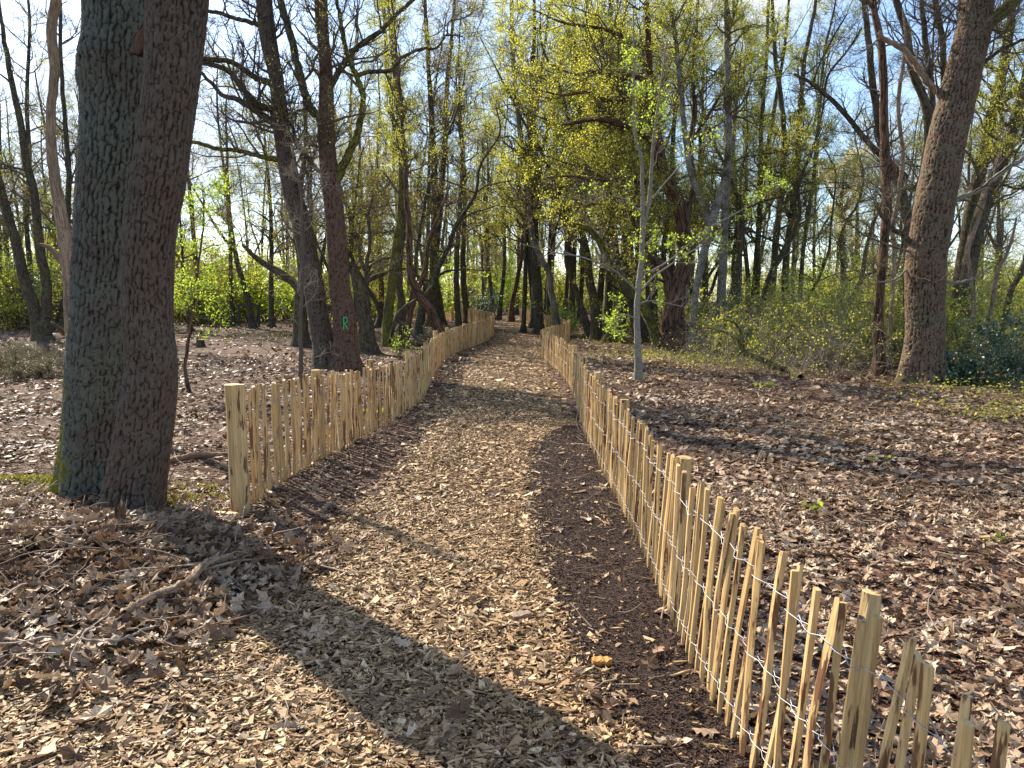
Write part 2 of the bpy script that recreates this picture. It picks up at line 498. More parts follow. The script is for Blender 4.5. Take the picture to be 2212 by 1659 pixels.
M['bark_pale'] = bark_mat('bark_pale_sapling', (0.30, 0.265, 0.21), (0.16, 0.15, 0.12), (0.19, 0.20, 0.13), 0.4, 14, 1.2, 0.25)
M['twig'] = bark_mat('twig_bark', (0.125, 0.095, 0.075), (0.05, 0.038, 0.03), (0.15, 0.14, 0.08), 0.3, 30, 0.3, 0.1, cracks=False)
M['twig_pale'] = bark_mat('pale_twig_bark', (0.30, 0.24, 0.19), (0.05, 0.038, 0.03), (0.2, 0.18, 0.12), 0.3, 30, 0.3, 0.1, cracks=False)
M['leaf_yellow'] = leaf_mat('leaf_yellow_green', [(0.22, 0.22, 0.05), (0.38, 0.38, 0.08), (0.52, 0.50, 0.12), (0.36, 0.42, 0.10)], 0.62)
M['leaf_spring'] = leaf_mat('leaf_spring_green', [(0.14, 0.16, 0.04), (0.26, 0.29, 0.07), (0.38, 0.40, 0.10), (0.32, 0.29, 0.08)], 0.6)
M['leaf_bright'] = leaf_mat('leaf_bright_green', [(0.15, 0.22, 0.04), (0.25, 0.34, 0.06), (0.38, 0.47, 0.08)], 0.55)
M['leaf_olive'] = leaf_mat('leaf_olive_bud', [(0.14, 0.11, 0.04), (0.26, 0.22, 0.08), (0.36, 0.31, 0.10)], 0.4)
M['leaf_bush'] = leaf_mat('leaf_undergrowth', [(0.07, 0.09, 0.03), (0.17, 0.19, 0.05), (0.30, 0.31, 0.07), (0.44, 0.40, 0.08)], 0.45)
M['leaf_holly'] = leaf_mat('leaf_holly', [(0.015, 0.04, 0.02), (0.03, 0.075, 0.035), (0.05, 0.11, 0.05)], 0.1, 0.8)
M['blossom'] = leaf_mat('white_blossom', [(0.6, 0.55, 0.52), (0.8, 0.76, 0.74)], 0.3)
M['heather'] = leaf_mat('heather_sprig', [(0.11, 0.075, 0.055), (0.19, 0.15, 0.10), (0.13, 0.15, 0.07)], 0.15)
M['litter'] = litter_mat('dead_oak_leaf', [(0.07, 0.036, 0.018), (0.18, 0.105, 0.058), (0.31, 0.20, 0.118), (0.44, 0.31, 0.195), (0.60, 0.47, 0.33)], 0.55, 0.12)
M['chip'] = litter_mat('wood_chip', [(0.06, 0.032, 0.014), (0.19, 0.115, 0.050), (0.36, 0.225, 0.108), (0.52, 0.34, 0.168), (0.70, 0.53, 0.31)], 0.6)
M['crumb'] = litter_mat('soil_crumb', [(0.03, 0.018, 0.013), (0.07, 0.042, 0.03), (0.12, 0.075, 0.05)], 0.9)
M['mulch'] = litter_mat('leaf_mould', [(0.05, 0.024, 0.014), (0.13, 0.066, 0.038), (0.23, 0.132, 0.08), (0.42, 0.29, 0.19)], 0.8)
M['stick'] = litter_mat('stick', [(0.07, 0.045, 0.03), (0.20, 0.135, 0.09), (0.45, 0.35, 0.26)], 0.7)
M['picket'] = picket_mat('chestnut_pale', (0.58, 0.385, 0.165), (0.16, 0.075, 0.032), 0.55)
M['post'] = picket_mat('chestnut_post', (0.58, 0.40, 0.18), (0.13, 0.07, 0.035), 0.5)
M['wire'] = plain_mat('galvanised_wire', (0.42, 0.43, 0.46), 0.5, 0.7)
M['ground'] = ground_mat('leaf_floor', [(0.045, 0.022, 0.014), (0.095, 0.050, 0.032), (0.16, 0.092, 0.058), (0.26, 0.165, 0.11)], 15.0, green=(0.09, 0.10, 0.035))
M['path'] = ground_mat('chip_path', [(0.045, 0.024, 0.014), (0.11, 0.064, 0.035), (0.20, 0.125, 0.07), (0.34, 0.235, 0.14)], 42.0)
M['soil'] = ground_mat('bare_dark_soil', [(0.030, 0.018, 0.014), (0.055, 0.034, 0.026), (0.09, 0.058, 0.045)], 30.0, dark=(0.012, 0.008, 0.007), soil=True, bump=0.9)
M['moss'] = leaf_mat('moss', [(0.10, 0.10, 0.015), (0.24, 0.23, 0.03), (0.36, 0.34, 0.05)], 0.2)
M['dark'] = plain_mat('dark_painted_metal', (0.018, 0.02, 0.024), 0.5)
M['green_paint'] = plain_mat('green_spray_paint', (0.02, 0.55, 0.16), 0.6)
M['sign_green'] = plain_mat('sign_green', (0.20, 0.27, 0.11), 0.6)
M['sign_pink'] = plain_mat('sign_pink', (0.55, 0.16, 0.22), 0.6)
M['cut'] = litter_mat('fresh_cut_wood', [(0.50, 0.34, 0.16), (0.62, 0.44, 0.22)], 0.7)
M['orange_wood'] = litter_mat('orange_wood', [(0.45, 0.22, 0.05), (0.5, 0.26, 0.07)], 0.7)

# ------------------------------------------------------------------ ground, path, soil
def axis(a, b, parts):
    out = [a]
    for lim, st in parts:
        while out[-1] < lim - 1e-6: out.append(min(out[-1] + st, lim))
    return np.array(out)

def grid_faces(nx, ny):
    i = np.arange(ny - 1)[:, None] * nx + np.arange(nx - 1)[None, :]
    return np.stack([i, i + 1, i + nx + 1, i + nx], -1).reshape(-1, 4)

xs = axis(-600, 600, [(-100, 50), (-30, 5), (-9, 0.5), (9, 0.09), (30, 0.5), (100, 5), (600, 50)])
ys = axis(-300, 900, [(-50, 50), (-4, 4), (14, 0.09), (40, 0.3), (110, 2), (300, 20), (900, 100)])
X, Y = np.meshgrid(xs, ys)
V = np.stack([X.ravel(), Y.ravel(), hgt(X, Y).ravel()], 1)
mesh_obj('ground', V, grid_faces(len(xs), len(ys)), M['ground'])['kind'] = 'structure'

# fence lines from the photograph: (picture x, base y, top y) or world points
def fence_ctrl(rows):
    out = []
    for r in rows:
        if r[0] == 'w':
            out.append([r[1], r[2], r[3]])
        else:
            g = G(r[0], r[1]); t = A(r[0], r[2], g[1])
            out.append([g[0], g[1], t[2] - g[2]])
    return np.array(out)

left_ctrl = fence_ctrl([(520, 1106, 840), (545, 1094, 837), (600, 1053, 822), (682, 1002, 808), (762, 960, 800), (815, 928, 790), (866, 896, 779),
                        (911, 864, 757), (938, 810, 728), (962, 780, 715), (995, 758, 703)])
left_ctrl = np.vstack([left_ctrl, [[-1.2, 27.6, 0.86], [-0.80, 31.0, 0.88], [-0.86, 34.5, 0.88], [-1.5, 40.0, 0.88], [-2.5, 44.5, 0.88], [-3.4, 47.5, 0.88],
                                   [-4.9, 51.0, 0.88], [-6.3, 53.0, 0.88], [-7.9, 55.0, 0.88]]])
right_ctrl = np.array([[0.91, 0.95, 0.80], [0.87, 1.6, 0.80], [0.83, 2.2, 0.80], [0.80, 2.8, 0.80], [0.79, 3.5, 0.80], [0.83, 4.9, 0.80], [0.85, 7.1, 0.80],
                       [0.88, 9.3, 0.80], [1.0, 12.0, 0.80], [1.06, 14.6, 0.80], [1.02, 17.0, 0.80], [0.86, 21.3, 0.80], [0.90, 22.6, 0.80], [1.35, 25.3, 0.80],
                       [1.95, 28.2, 0.80], [2.16, 30.6, 0.80], [2.0, 33.6, 0.80], [1.5, 38.0, 0.84], [1.0, 42.0, 0.86], [0.5, 47.0, 0.88]])

def lx(y): return np.interp(y, left_ctrl[:13, 1], left_ctrl[:13, 0])
def rx(y): return np.interp(y, right_ctrl[:16, 1], right_ctrl[:16, 0])

def soil_mask(x, y):
    """1 where the dark bare soil strip shows, between chips and right fence"""
    lb = np.interp(y, [1.0, 2.6, 3.4, 4.2, 5.2, 7.0, 8.6, 9.6], [0.52, 0.40, 0.26, 0.18, 0.13, 0.16, 0.22, 0.58])
    lb = lb + 0.10 * fbm(x * 3, y * 3, 2.2, 77, 3) + 0.07 * fbm(x * 11, y * 11, 2.2, 78, 2)
    return (x > lb) & (x < rx(y) + 0.05) & (y < 9.7) & (y > 0.3)

def chip_prob(x, y):
    """probability of wood chips lying here"""
    left_edge = np.interp(y, [0, 2.5, 3.5, 4.5, 5.5, 6.5, 9, 14, 20, 30, 60], [-3.2, -2.6, -1.9, -1.35, -1.15, -1.1, -1.05, -1.15, -1.2, -0.55, -0.55])
    left_edge = left_edge + 0.22 * fbm(x * 1.7, y * 1.7, 0, 51, 3)
    p = sstep(-0.28, 0.22, x - left_edge)
    re = np.interp(y, [0, 21, 25.3, 30.6, 47], [0.86, 0.86, 1.3, 2.1, 0.5])
    p = p * (x < re)
    lb = np.interp(y, [1.0, 2.6, 3.4, 4.2, 5.2, 7.0, 8.6, 9.6], [0.52, 0.40, 0.26, 0.18, 0.13, 0.16, 0.22, 0.58])
    ps = 0.03 + 0.6 * np.exp(-np.maximum(x - lb, 0) / 0.045) + 0.10 * sstep(0.1, 0.4, fbm(x * 4, y * 4, 0, 15, 2)) + 0.3 * sstep(3.2, 2.0, y) * sstep(0.2, 0.35, fbm(x * 6, y * 6, 0, 16, 2) + 0.2)
    p = np.where(soil_mask(x, y), np.minimum(ps, 0.8), p)
    p = p * (y < 60)
    # after the bend the path swings left between the fences
    p = np.where(y > 31, p * (x > np.interp(y, [31, 34, 40, 47, 55], [-0.75, -0.8, -1.4, -3.2, -7.8])), p)
    return p

def patch(name, mask, mat, off, xr, yr, st):
    xs = np.arange(xr[0], xr[1], st); ys = np.arange(yr[0], yr[1], st)
    X, Y = np.meshgrid(xs, ys)
    V = np.stack([X.ravel(), Y.ravel(), (hgt(X, Y) + off).ravel()], 1)
    F = grid_faces(len(xs), len(ys))
    c = V[F].mean(1)
    F = F[mask(c[:, 0], c[:, 1])]
    u, inv = np.unique(F, return_inverse=True)
    o = mesh_obj(name, V[u], inv.reshape(-1, 4), mat)
    o['kind'] = 'structure'
    return o

def path_mask(x, y):
    return (chip_prob(x, y) > 0.5 + 0.3 * vnoise(x * 9, y * 9, 0, 3)) & ~soil_mask(x, y)
patch('path', path_mask, M['path'], 0.008, (-4.5, 1.2), (0.3, 14.0), 0.06)
patch('path', path_mask, M['path'], 0.014, (-3.0, 2.5), (14.06, 52.0), 0.15)
patch('soil_strip', soil_mask, M['soil'], 0.012, (-0.2, 1.2), (0.3, 9.8), 0.03)

# ------------------------------------------------------------------ loose litter (uncountable)
def place_flat(n, xr, yr, keep, powr=1.0):
    u = rs.rand(n)
    x = rs.uniform(xr[0], xr[1], n); y = yr[0] + (yr[1] - yr[0]) * u ** powr
    k = keep(x, y)
    return x[k], y[k]

def in_view(x, y, m=0.8):
    return np.abs(x) < (y + 0.2) * 0.70 + m

def chips(acc, x, y, L, W, H, lift=0.0):
    n = len(x)
    yaw = rs.uniform(0, math.pi * 2, n); pit = rs.normal(0, 0.24, n); rol = rs.normal(0, 0.3, n)
    ex = np.stack([np.cos(yaw) * np.cos(pit), np.sin(yaw) * np.cos(pit), np.sin(pit)], 1)
    ez = np.stack([np.sin(rol) * np.sin(yaw), -np.sin(rol) * np.cos(yaw), np.cos(rol)], 1)
    ez = norm(ez - (ez * ex).sum(1, keepdims=True) * ex); ey = np.cross(ez, ex)
    c = np.stack([x, y, hgt(x, y) + 0.012 + lift + rs.uniform(0.0, 0.014, n)], 1)
    l, w, h = L[:, None], W[:, None], H[:, None]
    tp = rs.uniform(0.3, 1.0, (n, 4, 1)) ; sl = rs.uniform(-0.3, 0.3, (n, 2, 1))
    b = [c - ex * l * (0.5 + sl[:, 0]) - ey * w * 0.5 * tp[:, 0], c + ex * l * (0.5 + sl[:, 1]) - ey * w * 0.5 * tp[:, 1],
         c + ex * l * (0.5 - sl[:, 1]) + ey * w * 0.5 * tp[:, 2], c - ex * l * (0.5 - sl[:, 0]) + ey * w * 0.5 * tp[:, 3]]
    V = np.stack([b[0] - ez * h, b[1] - ez * h, b[2] - ez * h, b[3] - ez * h, b[0], b[1], b[2], b[3]], 1)
    q = np.array([[4, 5, 6, 7], [0, 1, 5, 4], [1, 2, 6, 5], [2, 3, 7, 6], [3, 0, 4, 7]])
    Q = (np.arange(n)[:, None, None] * 8 + q[None]).reshape(-1, 4)
    r = np.clip(rs.beta(1.5, 1.7, n) + 0.10 * (L > 0.04), 0, 1)
    acc.add(V.reshape(-1, 3), Q, None, None, np.repeat(r, 8), 0)

ac = Acc()
for (yr, n, s0) in (((0.9, 3.2), 90000, 1.0), ((3.2, 6), 80000, 1.05), ((6, 12), 60000, 1.35), ((12, 32), 40000, 2.2), ((32, 55), 8000, 3.2)):
    x, y = place_flat(n, (-3.6, 2.3), yr, lambda a, b: (rs.rand(len(a)) < chip_prob(a, b)) & in_view(a, b))
    k = len(x)
    L = s0 * rs.gamma(2.6, 0.0075, k) + 0.006; W = L * rs.uniform(0.2, 0.75, k); H = s0 * rs.uniform(0.002, 0.006, k)
    chips(ac, x, y, L, W, H)
o = ac.build('wood_chips', M['chip'], smooth=False)
tag(o, 'pale yellow wood chips spread over the path between the two fences', 'wood chips', kind='stuff')

ac = Acc()
x, y = place_flat(90000, (-0.2, 1.1), (0.9, 9.8), lambda a, b: soil_mask(a, b), 1.6)
k = len(x); L = rs.uniform(0.003, 0.011, k)
chips(ac, x, y, L, L * rs.uniform(0.6, 1, k), L * 0.5)
tag(ac.build('soil_crumbs', M['crumb'], smooth=False), 'dark brown crumbs of loose soil beside the right fence', 'soil', kind='stuff')

# fine leaf mould over the swept strips and the floor left of the left fence
ac = Acc()
def mould(x, y):
    d = 0.55 * (1 - chip_prob(x, y))
    return np.where(soil_mask(x, y), 0.05, d)
for (yr, n, s0) in (((0.9, 4), 70000, 1.0), ((4, 9), 130000, 1.4), ((9, 20), 90000, 2.4)):
    x, y = place_flat(n, (-yr[1] * 0.7 - 1, yr[1] * 0.7 + 1), yr, lambda a, b: (rs.rand(len(a)) < mould(a, b)) & in_view(a, b))
    k = len(x); L = s0 * (rs.gamma(2.0, 0.0055, k) + 0.004)
    chips(ac, x, y, L, L * rs.uniform(0.2, 0.9, k), L * 0.12)
tag(ac.build('leaf_mould', M['mulch'], smooth=False), 'reddish brown crumbled leaf fragments under and between the fallen leaves', 'leaf mould', kind='stuff')

# oak leaves: lobed outline, curled
_lobe = np.array([[0, 0.02], [0.18, 0.10], [0.24, 0.20], [0.38, 0.10], [0.50, 0.28], [0.62, 0.14], [0.74, 0.24], [0.86, 0.10], [1.0, 0.03]])
LEAF_OUT = np.vstack([_lobe, _lobe[::-1] * [1, -1]])
def oak_leaves(acc, x, y, size, lift=0.02, hi=True, tilt=0.34, z=None):
    n = len(x)
    if n == 0: return
    if hi: out = LEAF_OUT
    else: out = np.array([[0, 0], [0.3, 0.18], [0.7, 0.24], [1, 0], [0.7, -0.24], [0.3, -0.18]])
    K = len(out)
    spine = np.array([0.1, 0.4, 0.75, 1.0]) if hi else None
    yaw = rs.uniform(0, 2 * math.pi, n)
    tl = tilt * rs.gamma(2.0, 0.42, n); nrm = np.stack([rs.normal(0, 1, n) * tl, rs.normal(0, 1, n) * tl, np.ones(n)], 1); nrm = norm(nrm)
    d = np.stack([np.cos(yaw), np.sin(yaw), np.zeros(n)], 1); d = norm(d - (d * nrm).sum(1, keepdims=True) * nrm)
    s = np.cross(nrm, d)
    cu = rs.normal(0.25, 0.55, n); cv = rs.normal(0.6, 0.9, n); tw = rs.normal(0, 0.5, n)
    pts = np.vstack([out, [[0.5, 0.0]]])
    U = pts[:, 0][None] - 0.5; W = pts[:, 1][None] * rs.uniform(0.8, 1.3, n)[:, None]
    Z = cu[:, None] * (U ** 2 - 0.1) + cv[:, None] * W ** 2 + tw[:, None] * U * W
    if hi: Z = Z + 0.04 * rs.normal(size=Z.shape)
    S = size[:, None, None]
    zz = hgt(x, y) if z is None else z
    c = np.stack([x, y, zz + lift + rs.uniform(0, 0.025, n)], 1)[:, None]
    V = c + S * (d[:, None] * U[..., None] + s[:, None] * W[..., None] + nrm[:, None] * Z[..., None])
    i = np.arange(K); t = np.stack([np.full(K, K), i, (i + 1) % K], 1)
    T = (np.arange(n)[:, None, None] * (K + 1) + t[None]).reshape(-1, 3)
    r = np.clip(rs.beta(1.7, 1.6, n), 0, 1)
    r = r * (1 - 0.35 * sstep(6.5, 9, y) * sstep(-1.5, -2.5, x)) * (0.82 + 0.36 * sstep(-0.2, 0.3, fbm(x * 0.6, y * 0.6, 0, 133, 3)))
    acc.add(V.reshape(-1, 3), None, T, None, np.repeat(np.clip(r, 0, 1), K + 1), 0)

def leaf_dens(x, y):
    cp = chip_prob(x, y)
    d = 1.0 - 0.93 * cp
    inside = (x > np.interp(y, [0, 3, 5.7, 8, 30], [-9, -9, -2.0, -1.8, -0.8])) & (x < rx(y))
    d = np.where(inside & (y > 4.8), d * 0.10, d)           # swept strip along the left fence
    d = np.where(soil_mask(x, y), 0.035, d)
    d = d * (0.22 + 0.78 * sstep(-0.22, 0.18, fbm(x * 1.1, y * 1.1, 0, 91, 4)))
    left_far = (x < -1.5) & (y > 6.5)
    round_oak = gauss(x, y, -2.0, 6.0, 1.3, 1.6)
    d = d * (1 - 0.7 * round_oak)
    return np.where(left_far, d * 0.5, d)
ac = Acc()
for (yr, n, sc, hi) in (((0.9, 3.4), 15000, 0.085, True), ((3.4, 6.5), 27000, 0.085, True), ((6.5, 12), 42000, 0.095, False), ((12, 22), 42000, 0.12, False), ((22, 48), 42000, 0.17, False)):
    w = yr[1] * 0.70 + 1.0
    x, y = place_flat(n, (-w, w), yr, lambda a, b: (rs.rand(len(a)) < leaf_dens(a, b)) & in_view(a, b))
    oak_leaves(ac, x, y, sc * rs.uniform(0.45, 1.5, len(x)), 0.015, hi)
# heap of leaves in the left foreground
x = rs.normal(-2.55, 0.75, 5200); y = rs.normal(4.15, 0.55, 5200)
kk = (x < -1.1 - 0.25 * (4.4 - y))
x, y = x[kk], y[kk]
oak_leaves(ac, x, y, 0.10 * rs.uniform(0.7, 1.5, len(x)), 0.02, True, 0.7, hgt(x, y) + rs.uniform(0, 0.05, len(x)))
x, y = place_flat(260, (-3, 0.8), (1.4, 8), lambda a, b: in_view(a, b) & (rs.rand(len(a)) < np.exp(-((a + 0.9) / 1.1) ** 2) * 0.7), 1.2)
oak_leaves(ac, x, y, 0.085 * rs.uniform(0.6, 1.3, len(x)), 0.025, True, 0.4)
ac.rn[-1] = np.clip(ac.rn[-1] * 0.5 + 0.55, 0, 1)
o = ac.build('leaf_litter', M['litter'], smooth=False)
tag(o, 'dry brown and pale fallen oak leaves covering the woodland floor', 'fallen leaves', kind='stuff')

# small sticks and twigs on the ground
ac = Acc()
x, y = place_flat(6500, (-9, 9), (1.0, 14), lambda a, b: in_view(a, b) & (rs.rand(len(a)) < np.where(chip_prob(a, b) > 0.5, 0.22, 0.9)), 1.3)
st = np.stack([x, y, hgt(x, y) + 0.03], 1)
an = rs.uniform(0, 2 * math.pi, len(x))
dd = np.stack([np.cos(an), np.sin(an), rs.normal(0, 0.06, len(x))], 1)
Pk = grow(st, dd, rs.gamma(2.2, 0.07, len(x)) + 0.05, 5, 0.22, 0.0)
Pk[..., 2] = np.maximum(Pk[..., 2], hgt(Pk[..., 0], Pk[..., 1]) + 0.012)
tubes(ac, Pk, rs.uniform(0.0015, 0.005, len(x))[:, None] * np.linspace(1, 0.5, 5)[None], 4)
hx = rs.normal(-2.4, 0.8, 260); hy = rs.normal(4.2, 0.7, 260); k = hx < -0.9; hx, hy = hx[k], hy[k]
an = rs.uniform(0, 2 * math.pi, len(hx)); Lh = rs.gamma(3, 0.09, len(hx)) + 0.08
Pk = grow(np.stack([hx, hy, hgt(hx, hy) + 0.08], 1), np.stack([np.cos(an), np.sin(an), rs.normal(0, 0.1, len(hx))], 1), Lh, 7, 0.2, 0.0)
Pk[..., 2] = np.maximum(Pk[..., 2], hgt(Pk[..., 0], Pk[..., 1]) + 0.05)
tubes(ac, Pk, rs.uniform(0.002, 0.006, len(hx))[:, None] * np.linspace(1, 0.5, 7)[None], 5)
tag(ac.build('twig_litter', M['stick']), 'thin broken twigs scattered among the fallen leaves', 'twigs', kind='stuff')

# moss cushions by the twin oak
ac = Acc()
pts = []
for (px, py, n, sx, sy) in ((375, 1058, 2600, 0.30, 0.16), (60, 1042, 2600, 0.50, 0.10), (440, 1085, 1500, 0.30, 0.2), (140, 1055, 1200, 0.15, 0.15), (345, 1090, 900, 0.15, 0.15)):
    g = G(px, py)
    x = g[0] + rs.normal(0, sx, n); y = g[1] + rs.normal(0, sy, n)
    k = fbm(x * 5, y * 5, 0, 12, 3) > -0.12
    x, y = x[k], y[k]
    pts.append(np.stack([x, y, hgt(x, y) + 0.015 + 0.03 * np.exp(-((x - g[0]) / sx) ** 2 - ((y - g[1]) / sy) ** 2)], 1))
leaves(ac, np.concatenate(pts), 0.022, 0, 0.1)
tag(ac.build('moss', M['moss']), 'yellow green moss cushions round the foot of the twin oak', 'moss', kind='stuff')

# ------------------------------------------------------------------ fences
def resample(ctrl, step_fn):
    c = catmull(ctrl, 4000)
    d = np.concatenate([[0], np.cumsum(np.linalg.norm(np.diff(c[:, :2], axis=0), axis=1))])
    s, out = 0.0, []
    while s < d[-1]:
        out.append(s); s += step_fn()
    s = np.array(out)
    P = np.stack([np.interp(s, d, c[:, k]) for k in range(3)], 1)
    T = np.stack([np.interp(s + 0.05, d, c[:, k]) - np.interp(s - 0.05, d, c[:, k]) for k in range(2)], 1)
    T = T / np.maximum(np.linalg.norm(T, axis=1, keepdims=True), 1e-6)
    return P, T, s

RINGS = np.array([0.0, 0.045, 0.10, 0.25, 0.4, 0.55, 0.7, 0.85, 1.0])
def picket_geo(P, T, lean_out, jit, wmul=1.0):
    n = len(P); K = len(RINGS); S = 6
    w = rs.uniform(0.032, 0.058, n) * wmul; th = rs.uniform(0.020, 0.032, n) * wmul
    H = P[:, 2] + rs.normal(0, 0.014, n)
    N = np.stack([T[:, 1], -T[:, 0]], 1)
    la = np.radians(rs.normal(0, jit, n)); lo = lean_out + np.radians(rs.normal(0, 1.0, n))
    base = np.stack([P[:, 0], P[:, 1], hgt(P[:, 0], P[:, 1]) - 0.02], 1)
    a = np.linspace(0, 2 * math.pi, S, endpoint=False)[None] + rs.normal(0, 0.22, (n, S))
    cs = np.stack([np.cos(a) * (1 + rs.uniform(-0.2, 0.12, (n, S))), np.sin(a) * (1 + rs.uniform(-0.25, 0.15, (n, S)))], -1)
    bow = rs.normal(0, 0.006, (n, 2)); ph = rs.uniform(0, 6.28, (n, 2))
    Vs = []
    for k, t in enumerate(RINGS):
        sc = 0.25 if k == 0 else (0.75 if k == 1 else 1.0)
        z = H * t
        u = np.tan(la) * z + bow[:, 0] * np.sin(t * 6 + ph[:, 0]); v = np.tan(lo) * z + bow[:, 1] * np.sin(t * 5 + ph[:, 1])
        wob = 1 + rs.uniform(-0.10, 0.10, (n, S))
        cu = cs[:, :, 0] * (w * 0.5 * sc)[:, None] * wob + u[:, None]
        cvv = cs[:, :, 1] * (th * 0.5 * sc)[:, None] * wob + v[:, None]
        zt = z[:, None] + (cs[:, :, 0] * rs.normal(0, 0.006, n)[:, None] if k == K - 1 else 0)
        q = np.empty((n, S, 3))
        q[..., 0] = base[:, 0:1] + T[:, 0:1] * cu + N[:, 0:1] * cvv
        q[..., 1] = base[:, 1:2] + T[:, 1:2] * cu + N[:, 1:2] * cvv
        q[..., 2] = base[:, 2:3] + zt
        Vs.append(q)
    V = np.stack(Vs, 1).reshape(n, K * S, 3)
    off = rs.uniform(0, 40, (n, 1, 3))
    bc = V - base[:, None] + off
    i = np.arange(K - 1)[:, None] * S + np.arange(S)[None]; j = np.arange(K - 1)[:, None] * S + (np.arange(S)[None] + 1) % S
    Q = np.stack([i, j, j + S, i + S], -1).reshape(-1, 4)
    tt = np.array([[(K - 1) * S, (K - 1) * S + a_, (K - 1) * S + a_ + 1] for a_ in range(1, S - 1)] + [[0, a_ + 1, a_] for a_ in range(1, S - 1)])
    return V, bc, Q, tt, base, N, la, lo, H

def make_fence(name, label, ctrl, lean_fn, post_at, post_side, group, wmul=1.0, nparts=100, pitch=(0.062, 0.088), post_h=0.1):
    P, T, s = resample(ctrl, lambda: random.uniform(*pitch))
    lo = lean_fn(P)
    V, bc, Q, tt, base, N, la, lo, H = picket_geo(P, T, lo, 1.5, wmul)
    org = base[0]
    e = empty(name, tuple(org), label, 'fence', group)
    dist = np.hypot(P[:, 0], P[:, 1])
    vis = dist + 100 * (np.abs(P[:, 0]) > P[:, 1] * 0.70)
    order = np.argsort(vis)
    pick = set(order[:nparts].tolist())
    rnd = rs.rand(len(P))
    for i in sorted(pick):
        mesh_obj('picket', V[i] - org, [Q, tt], M['picket'], e, False, {'bc': bc[i], 'rnd': np.full(len(V[i]), rnd[i])})
    rest = [i for i in range(len(P)) if i not in pick]
    if rest:
        a = Acc()
        for i in rest: a.add(V[i], Q, tt, bc[i], np.full(len(V[i]), rnd[i]))
        tag(a.build('picket_row', M['picket'], e, org, smooth=False), kind='stuff')
    # three rows of twisted wire: two strands each, one before and one behind the pickets
    for row in (0.17, 0.50, 0.84):
        a = Acc()
        n = len(P)
        for side in (1, -1):
            pts = []
            for i in range(n):
                z = H[i] * row + rs.normal(0, 0.0015)
                c0 = base[i, :2] + T[i] * math.tan(la[i]) * z + N[i] * (math.tan(lo[i]) * z + side * 0.016 * wmul)
                for dx in (-0.016, 0.016):
                    pts.append([c0[0] + T[i, 0] * dx, c0[1] + T[i, 1] * dx, base[i, 2] + z + side * 0.003])
                if i < n - 1:
                    z2 = H[i + 1] * row
                    c1 = base[i + 1, :2] + T[i + 1] * math.tan(la[i + 1]) * z2 + N[i + 1] * (math.tan(lo[i + 1]) * z2)
                    cc = base[i, :2] + T[i] * math.tan(la[i]) * z + N[i] * math.tan(lo[i]) * z
                    mid = (cc + c1) / 2
                    pts.append([mid[0] + N[i, 0] * 0.002 * side, mid[1] + N[i, 1] * 0.002 * side, (base[i, 2] + z + base[i + 1, 2] + z2) / 2 - 0.004])
            Pw = np.array(pts)[None]
            tubes(a, Pw, np.full((1, Pw.shape[1]), 0.0013 if P[:, 1].min() < 4 else 0.0018), 4)
        a.build('wire', M['wire'], e, org)
    # posts
    for (s0, hh, rr) in post_at:
        k = int(np.argmin(np.abs(s - s0)))
        c = base[k, :2] + N[k] * post_side * 0.062
        a = Acc()
        R = rs.uniform(0.9, 1.1, 8)
        zs = np.array([-0.15, 0, 0.2, 0.4, 0.6, 0.8, 1.0]) * hh
        pp = np.stack([c[0] + N[k, 0] * np.tan(lo[k]) * zs, c[1] + N[k, 1] * np.tan(lo[k]) * zs, base[k, 2] + zs], 1)
        pp += rs.normal(0, 0.003, pp.shape)
        tubes(a, pp[None], (rr * rs.uniform(0.96, 1.04, 7))[None], 7, lump=0.07)
        a.build('post', M['post'], e, org, smooth=False)
    return e

def lean_right(P):
    return np.radians(np.interp(P[:, 1], [0.9, 2.5, 4.0, 8.0, 22, 50], [4.5, 6.0, 3.0, 1.5, 1.0, 0.0]))
make_fence('picket_fence', 'chestnut picket fence on the right side of the path, running out at the lower right', right_ctrl,
           lean_right, [(1.12, 0.83, 0.027), (3.1, 0.80, 0.04), (5.3, 0.82, 0.04), (7.6, 0.82, 0.04), (10.0, 0.82, 0.04), (13, 0.82, 0.04), (16, 0.82, 0.04), (20.2, 0.84, 0.05), (23.5, 0.84, 0.05),
                        (29.5, 0.86, 0.05), (33, 0.86, 0.05), (38, 0.88, 0.05), (43, 0.88, 0.05), (46.2, 0.9, 0.05)], 1, 'chestnut picket fences along the path', pitch=(0.076, 0.102), wmul=0.84)
make_fence('picket_fence', 'chestnut picket fence on the left side of the path, starting near the twin oak', left_ctrl,
           lambda P: np.radians(rs.normal(0, 0.5, len(P))), [(2.05, 0.93, 0.045), (3.9, 0.90, 0.045), (6.0, 0.86, 0.045), (9.0, 0.85, 0.045), (12.5, 0.92, 0.055), (16, 0.88, 0.045), (20, 0.88, 0.045),
                         (25.5, 0.90, 0.05), (29, 0.9, 0.05), (33, 0.9, 0.05), (38, 0.9, 0.05), (43, 0.9, 0.05), (49, 0.9, 0.05)], -1, 'chestnut picket fences along the path')
# the thick end post of the left fence belongs to that fence
lf = [o for o in COL.objects if o.name.startswith('picket_fence') and 'left side' in o['label']][0]
a = Acc(); g = G(513, 1110)
zs = np.linspace(-0.15, 0.97, 9)
for (dx, rr, jj) in ((0.0, 0.058, 0), (0.055, 0.036, 1)):
    pp = np.stack([g[0] + dx + 0 * zs - 0.010 * zs, g[1] + 0.02 + 0 * zs, g[2] + zs * (1.0 if jj == 0 else 1.0)], 1) + rs.normal(0, 0.002, (9, 3))
    tubes(a, pp[None], (rr * rs.uniform(0.95, 1.05, 9))[None], 7, rn=np.array([0.55 + 0.1 * jj]), lump=0.05)
a.build('post', M['post'], lf, tuple(lf.location), smooth=False)

